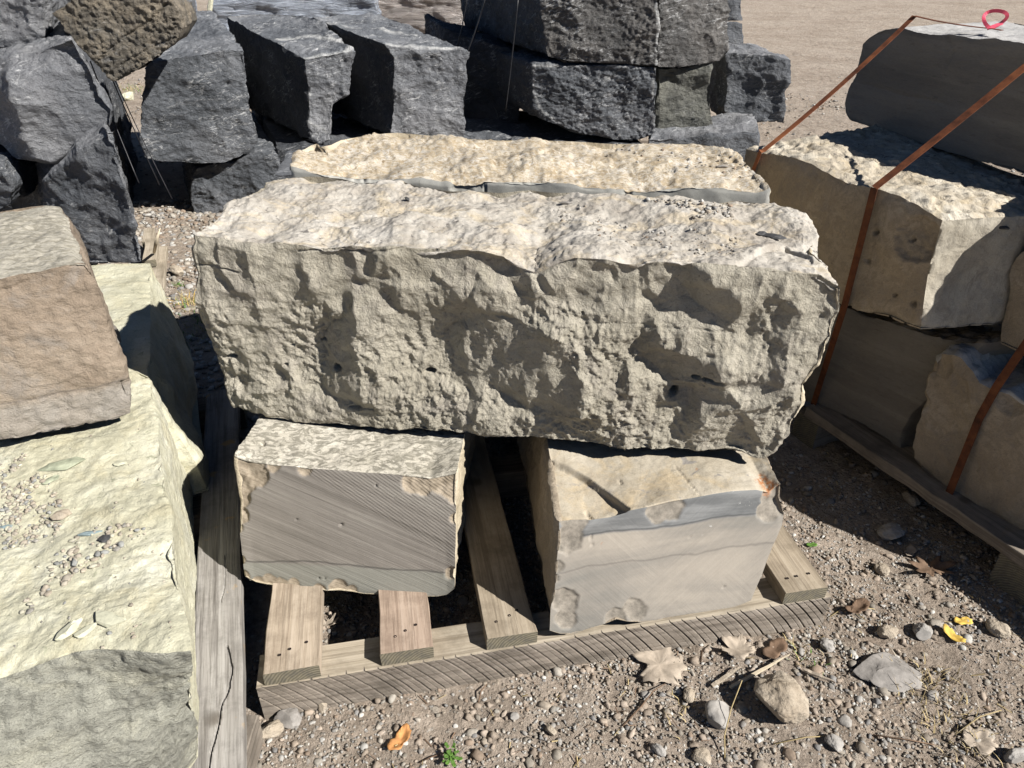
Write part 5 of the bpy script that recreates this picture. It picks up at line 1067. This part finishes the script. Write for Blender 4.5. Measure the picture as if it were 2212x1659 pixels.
def stick(label, pts, r, mat='straw', name='stick', cat='stick', group='sticks and straws on the dirt'):
    P = [gp(x, y, h) for x, y, h in pts]; V, Fs = tube(P, r, 6); return tag(mesh_obj(name, V, Fs, MAT[mat], smooth=True), label, cat, group)
# splinters are flat split pieces
for lab, a, b, w, mt in (('long pale wood splinter pointing to the pallet', (1576,1490), (1703,1424), .009, 'splinter'), ('short brown wood splinter beside the long pale one', (1536,1487), (1598,1450), .010, 'cobble'), ('flat pale wood chip right of the big cobble', (1735,1452), (1800,1484), .011, 'leaf_tan')):
    p0, p1 = gp(*a, .004), gp(*b, .012); V = []; dd = (p1-p0); L_ = np.linalg.norm(dd); dd /= L_; sd_ = np.cross(dd, (0, 0, 1)); sd_ /= np.linalg.norm(sd_)
    for t in np.linspace(0, 1, 9):
        ww = w*(.25+.75*math.sin(math.pi*min(1, t*.9+.25))**.7)*(1 if t < .9 else .4)
        for sx_, sz_ in ((-1, 0), (1, 0), (.8, 1), (-.7, 1)): V.append(p0+dd*L_*t+sd_*sx_*ww/2+np.array((0, 0, .004+.004*sz_+.001*math.sin(t*17))))
    Fs = [(k*4+q, k*4+(q+1) % 4, k*4+4+(q+1) % 4, k*4+4+q) for k in range(8) for q in range(4)]+[(3, 2, 1, 0), (32, 33, 34, 35)]
    tag(mesh_obj('wood_splinter', V, Fs, MAT[mt]), lab, 'splinter', 'wood splinters on the dirt')
stick('thin forked brown twig below the maple leaf, left', [(1345,1570,.004),(1385,1530,.008),(1410,1500,.012),(1440,1478,.006)], [.0022,.002,.0015,.0008], 'leaf_brown')
stick('thin straw lying along the bottom right', [(1670,1610,.004),(1740,1596,.006),(1800,1592,.004)], [.0015,.0014,.001])
stick('reddish thin twig at the right of the big cobble', [(1885,1590,.004),(1960,1602,.007),(2020,1612,.004)], [.0016,.0016,.001], 'leaf_brown')
stick('long straw stem arching from the grey cobble downwards', [(1565,1640,.004),(1562,1600,.02),(1572,1560,.05),(1592,1512,.07)], [.0014,.0014,.0012,.001])
stick('pale straw across the right of the frame', [(2060,1592,.01),(2110,1560,.02),(2160,1540,.01)], [.0016,.0014,.001])
stick('small brown twig at the bottom centre', [(905,1650,.004),(935,1640,.01),(965,1630,.006)], [.0014,.0012,.001], 'leaf_brown')
stick('curved grey twig at the beam foot centre', [(1033,1520,.003),(1040,1500,.014),(1052,1484,.01)], [.0018,.0018,.001], 'leaf_brown')
def tuft(name, label, x, y, n, hgt, spread_, mats, seed, cat='grass tuft', kind=None):
    q = np.random.default_rng(seed); c = gp(x, y); V = []; Fs = []; mi = []
    for k in range(n):
        a = q.uniform(0, 6.28); b = c+np.array((q.normal()*spread_, q.normal()*spread_, 0)); h = hgt*q.uniform(.3, 1); ln = q.uniform(.3, 1.3)*h; w = .0011+q.random()*.0012
        dr = np.array((math.cos(a), math.sin(a), 0)); sd_ = np.array((-dr[1], dr[0], 0)); base = len(V)
        for t in (0, .35, .7, 1):
            pnt = b+dr*ln*t**1.5+np.array((0, 0, h*(t-.35*t*t))); ww = w*(1-t*.85)
            V += [pnt-sd_*ww, pnt+sd_*ww, pnt+np.array((0, 0, .0006))+dr*.0005]
        for s_ in range(3):
            for e in range(3): Fs.append((base+s_*3+e, base+s_*3+(e+1) % 3, base+s_*3+3+(e+1) % 3, base+s_*3+3+e)); mi.append(k % len(mats))
    o = mesh_obj(name, V, Fs, [MAT[m] for m in mats], midx=mi); return tag(o, label, None if kind else cat, None, kind)
for lab, x, y, n, h, s_, mm_, sd2 in (('dry golden grass tuft in the gap beside the long block, far', 415, 655, 160, .06, .05, ('straw', 'straw', 'leaf_yellow', 'green'), 1), ('dry grass tuft with green shoots in the gap, near', 445, 700, 110, .05, .05, ('straw', 'straw', 'green'), 2), ('sprawling dry grass at the gap shade edge', 425, 730, 110, .045, .06, ('straw', 'straw', 'green'), 3),
     ('small green weed in the gravel gap', 388, 618, 40, .035, .012, ('green',), 4), ('dry grass tuft right of the big cobble, upper', 1745, 1420, 36, .03, .025, ('straw', 'green', 'straw'), 5), ('dry straw tuft beside the slate slab', 1990, 1470, 90, .035, .035, ('straw', 'straw', 'cobble'), 6),
     ('matted dry straw at the lower right', 2060, 1560, 150, .04, .06, ('straw', 'cobble', 'straw'), 7), ('wispy straw by the maple leaf stem', 1480, 1530, 22, .03, .03, ('straw',), 8), ('dry grass on the far ground seen through the left gap', 275, 195, 260, .07, .15, ('straw', 'straw', 'green'), 9)):
    tuft('dry_grass', lab, x, y, n, h, s_, mm_, sd2, kind='stuff')
wroot = gp(975, 1648)
wd2 = empty('weed', Vector(wroot)); tag(wd2, 'small bright green leafy weed at the bottom centre', 'weed')
V, Fs = tube([wroot, wroot+np.array((.01, .01, .02)), wroot+np.array((.004, .03, .035))], [.0016, .0013, .0008]); mesh_obj('stem', V, Fs, MAT['green'], wd2, smooth=True)
for k in range(15):
    a = k*2.4; r_ = .004+.0013*k; o = leaf(None, 0, 0, 12+4*math.sin(k*2), 'green', a, 'oval', .4, 40+k, 0, 'leaf', None, wroot+np.array((math.cos(a)*r_*.8, .004+math.sin(a)*r_*1.1, .012+.012*abs(math.sin(k)))), None)
    o.parent = wd2; o.location = o.location-wd2.location
# short stems and litter mixed in the dirt
q = np.random.default_rng(9); V = []; Fs = []; mi = []
for k in range(900):
    x, y = q.uniform(-.55, 2.3), q.uniform(.62, 2.0)
    if pn(np.array([[x, y, 0.]]), 3, 11)[0] < -.05: continue
    z = gz1(x, y)+.003; a = q.uniform(0, 6.28); L_ = q.uniform(.006, .035); w = q.uniform(.0005, .0016); dx, dy = math.cos(a)*L_, math.sin(a)*L_; b = len(V); z2 = z+q.uniform(0, .01)
    for (px_, py_, pz_) in ((x, y, z), (x+dx, y+dy, z2)):
        for t in range(3): V.append((px_-math.sin(a)*w*math.cos(t*2.1), py_+math.cos(a)*w*math.cos(t*2.1), pz_+w*math.sin(t*2.1)))
    Fs += [(b, b+1, b+4, b+3), (b+1, b+2, b+5, b+4), (b+2, b, b+3, b+5)]; mi += [k % 2]*3
tag(mesh_obj('plant_litter', V, Fs, [MAT['straw'], MAT['leaf_brown']], midx=mi), 'bits of dry stems mixed in the dirt', None, None, 'stuff')
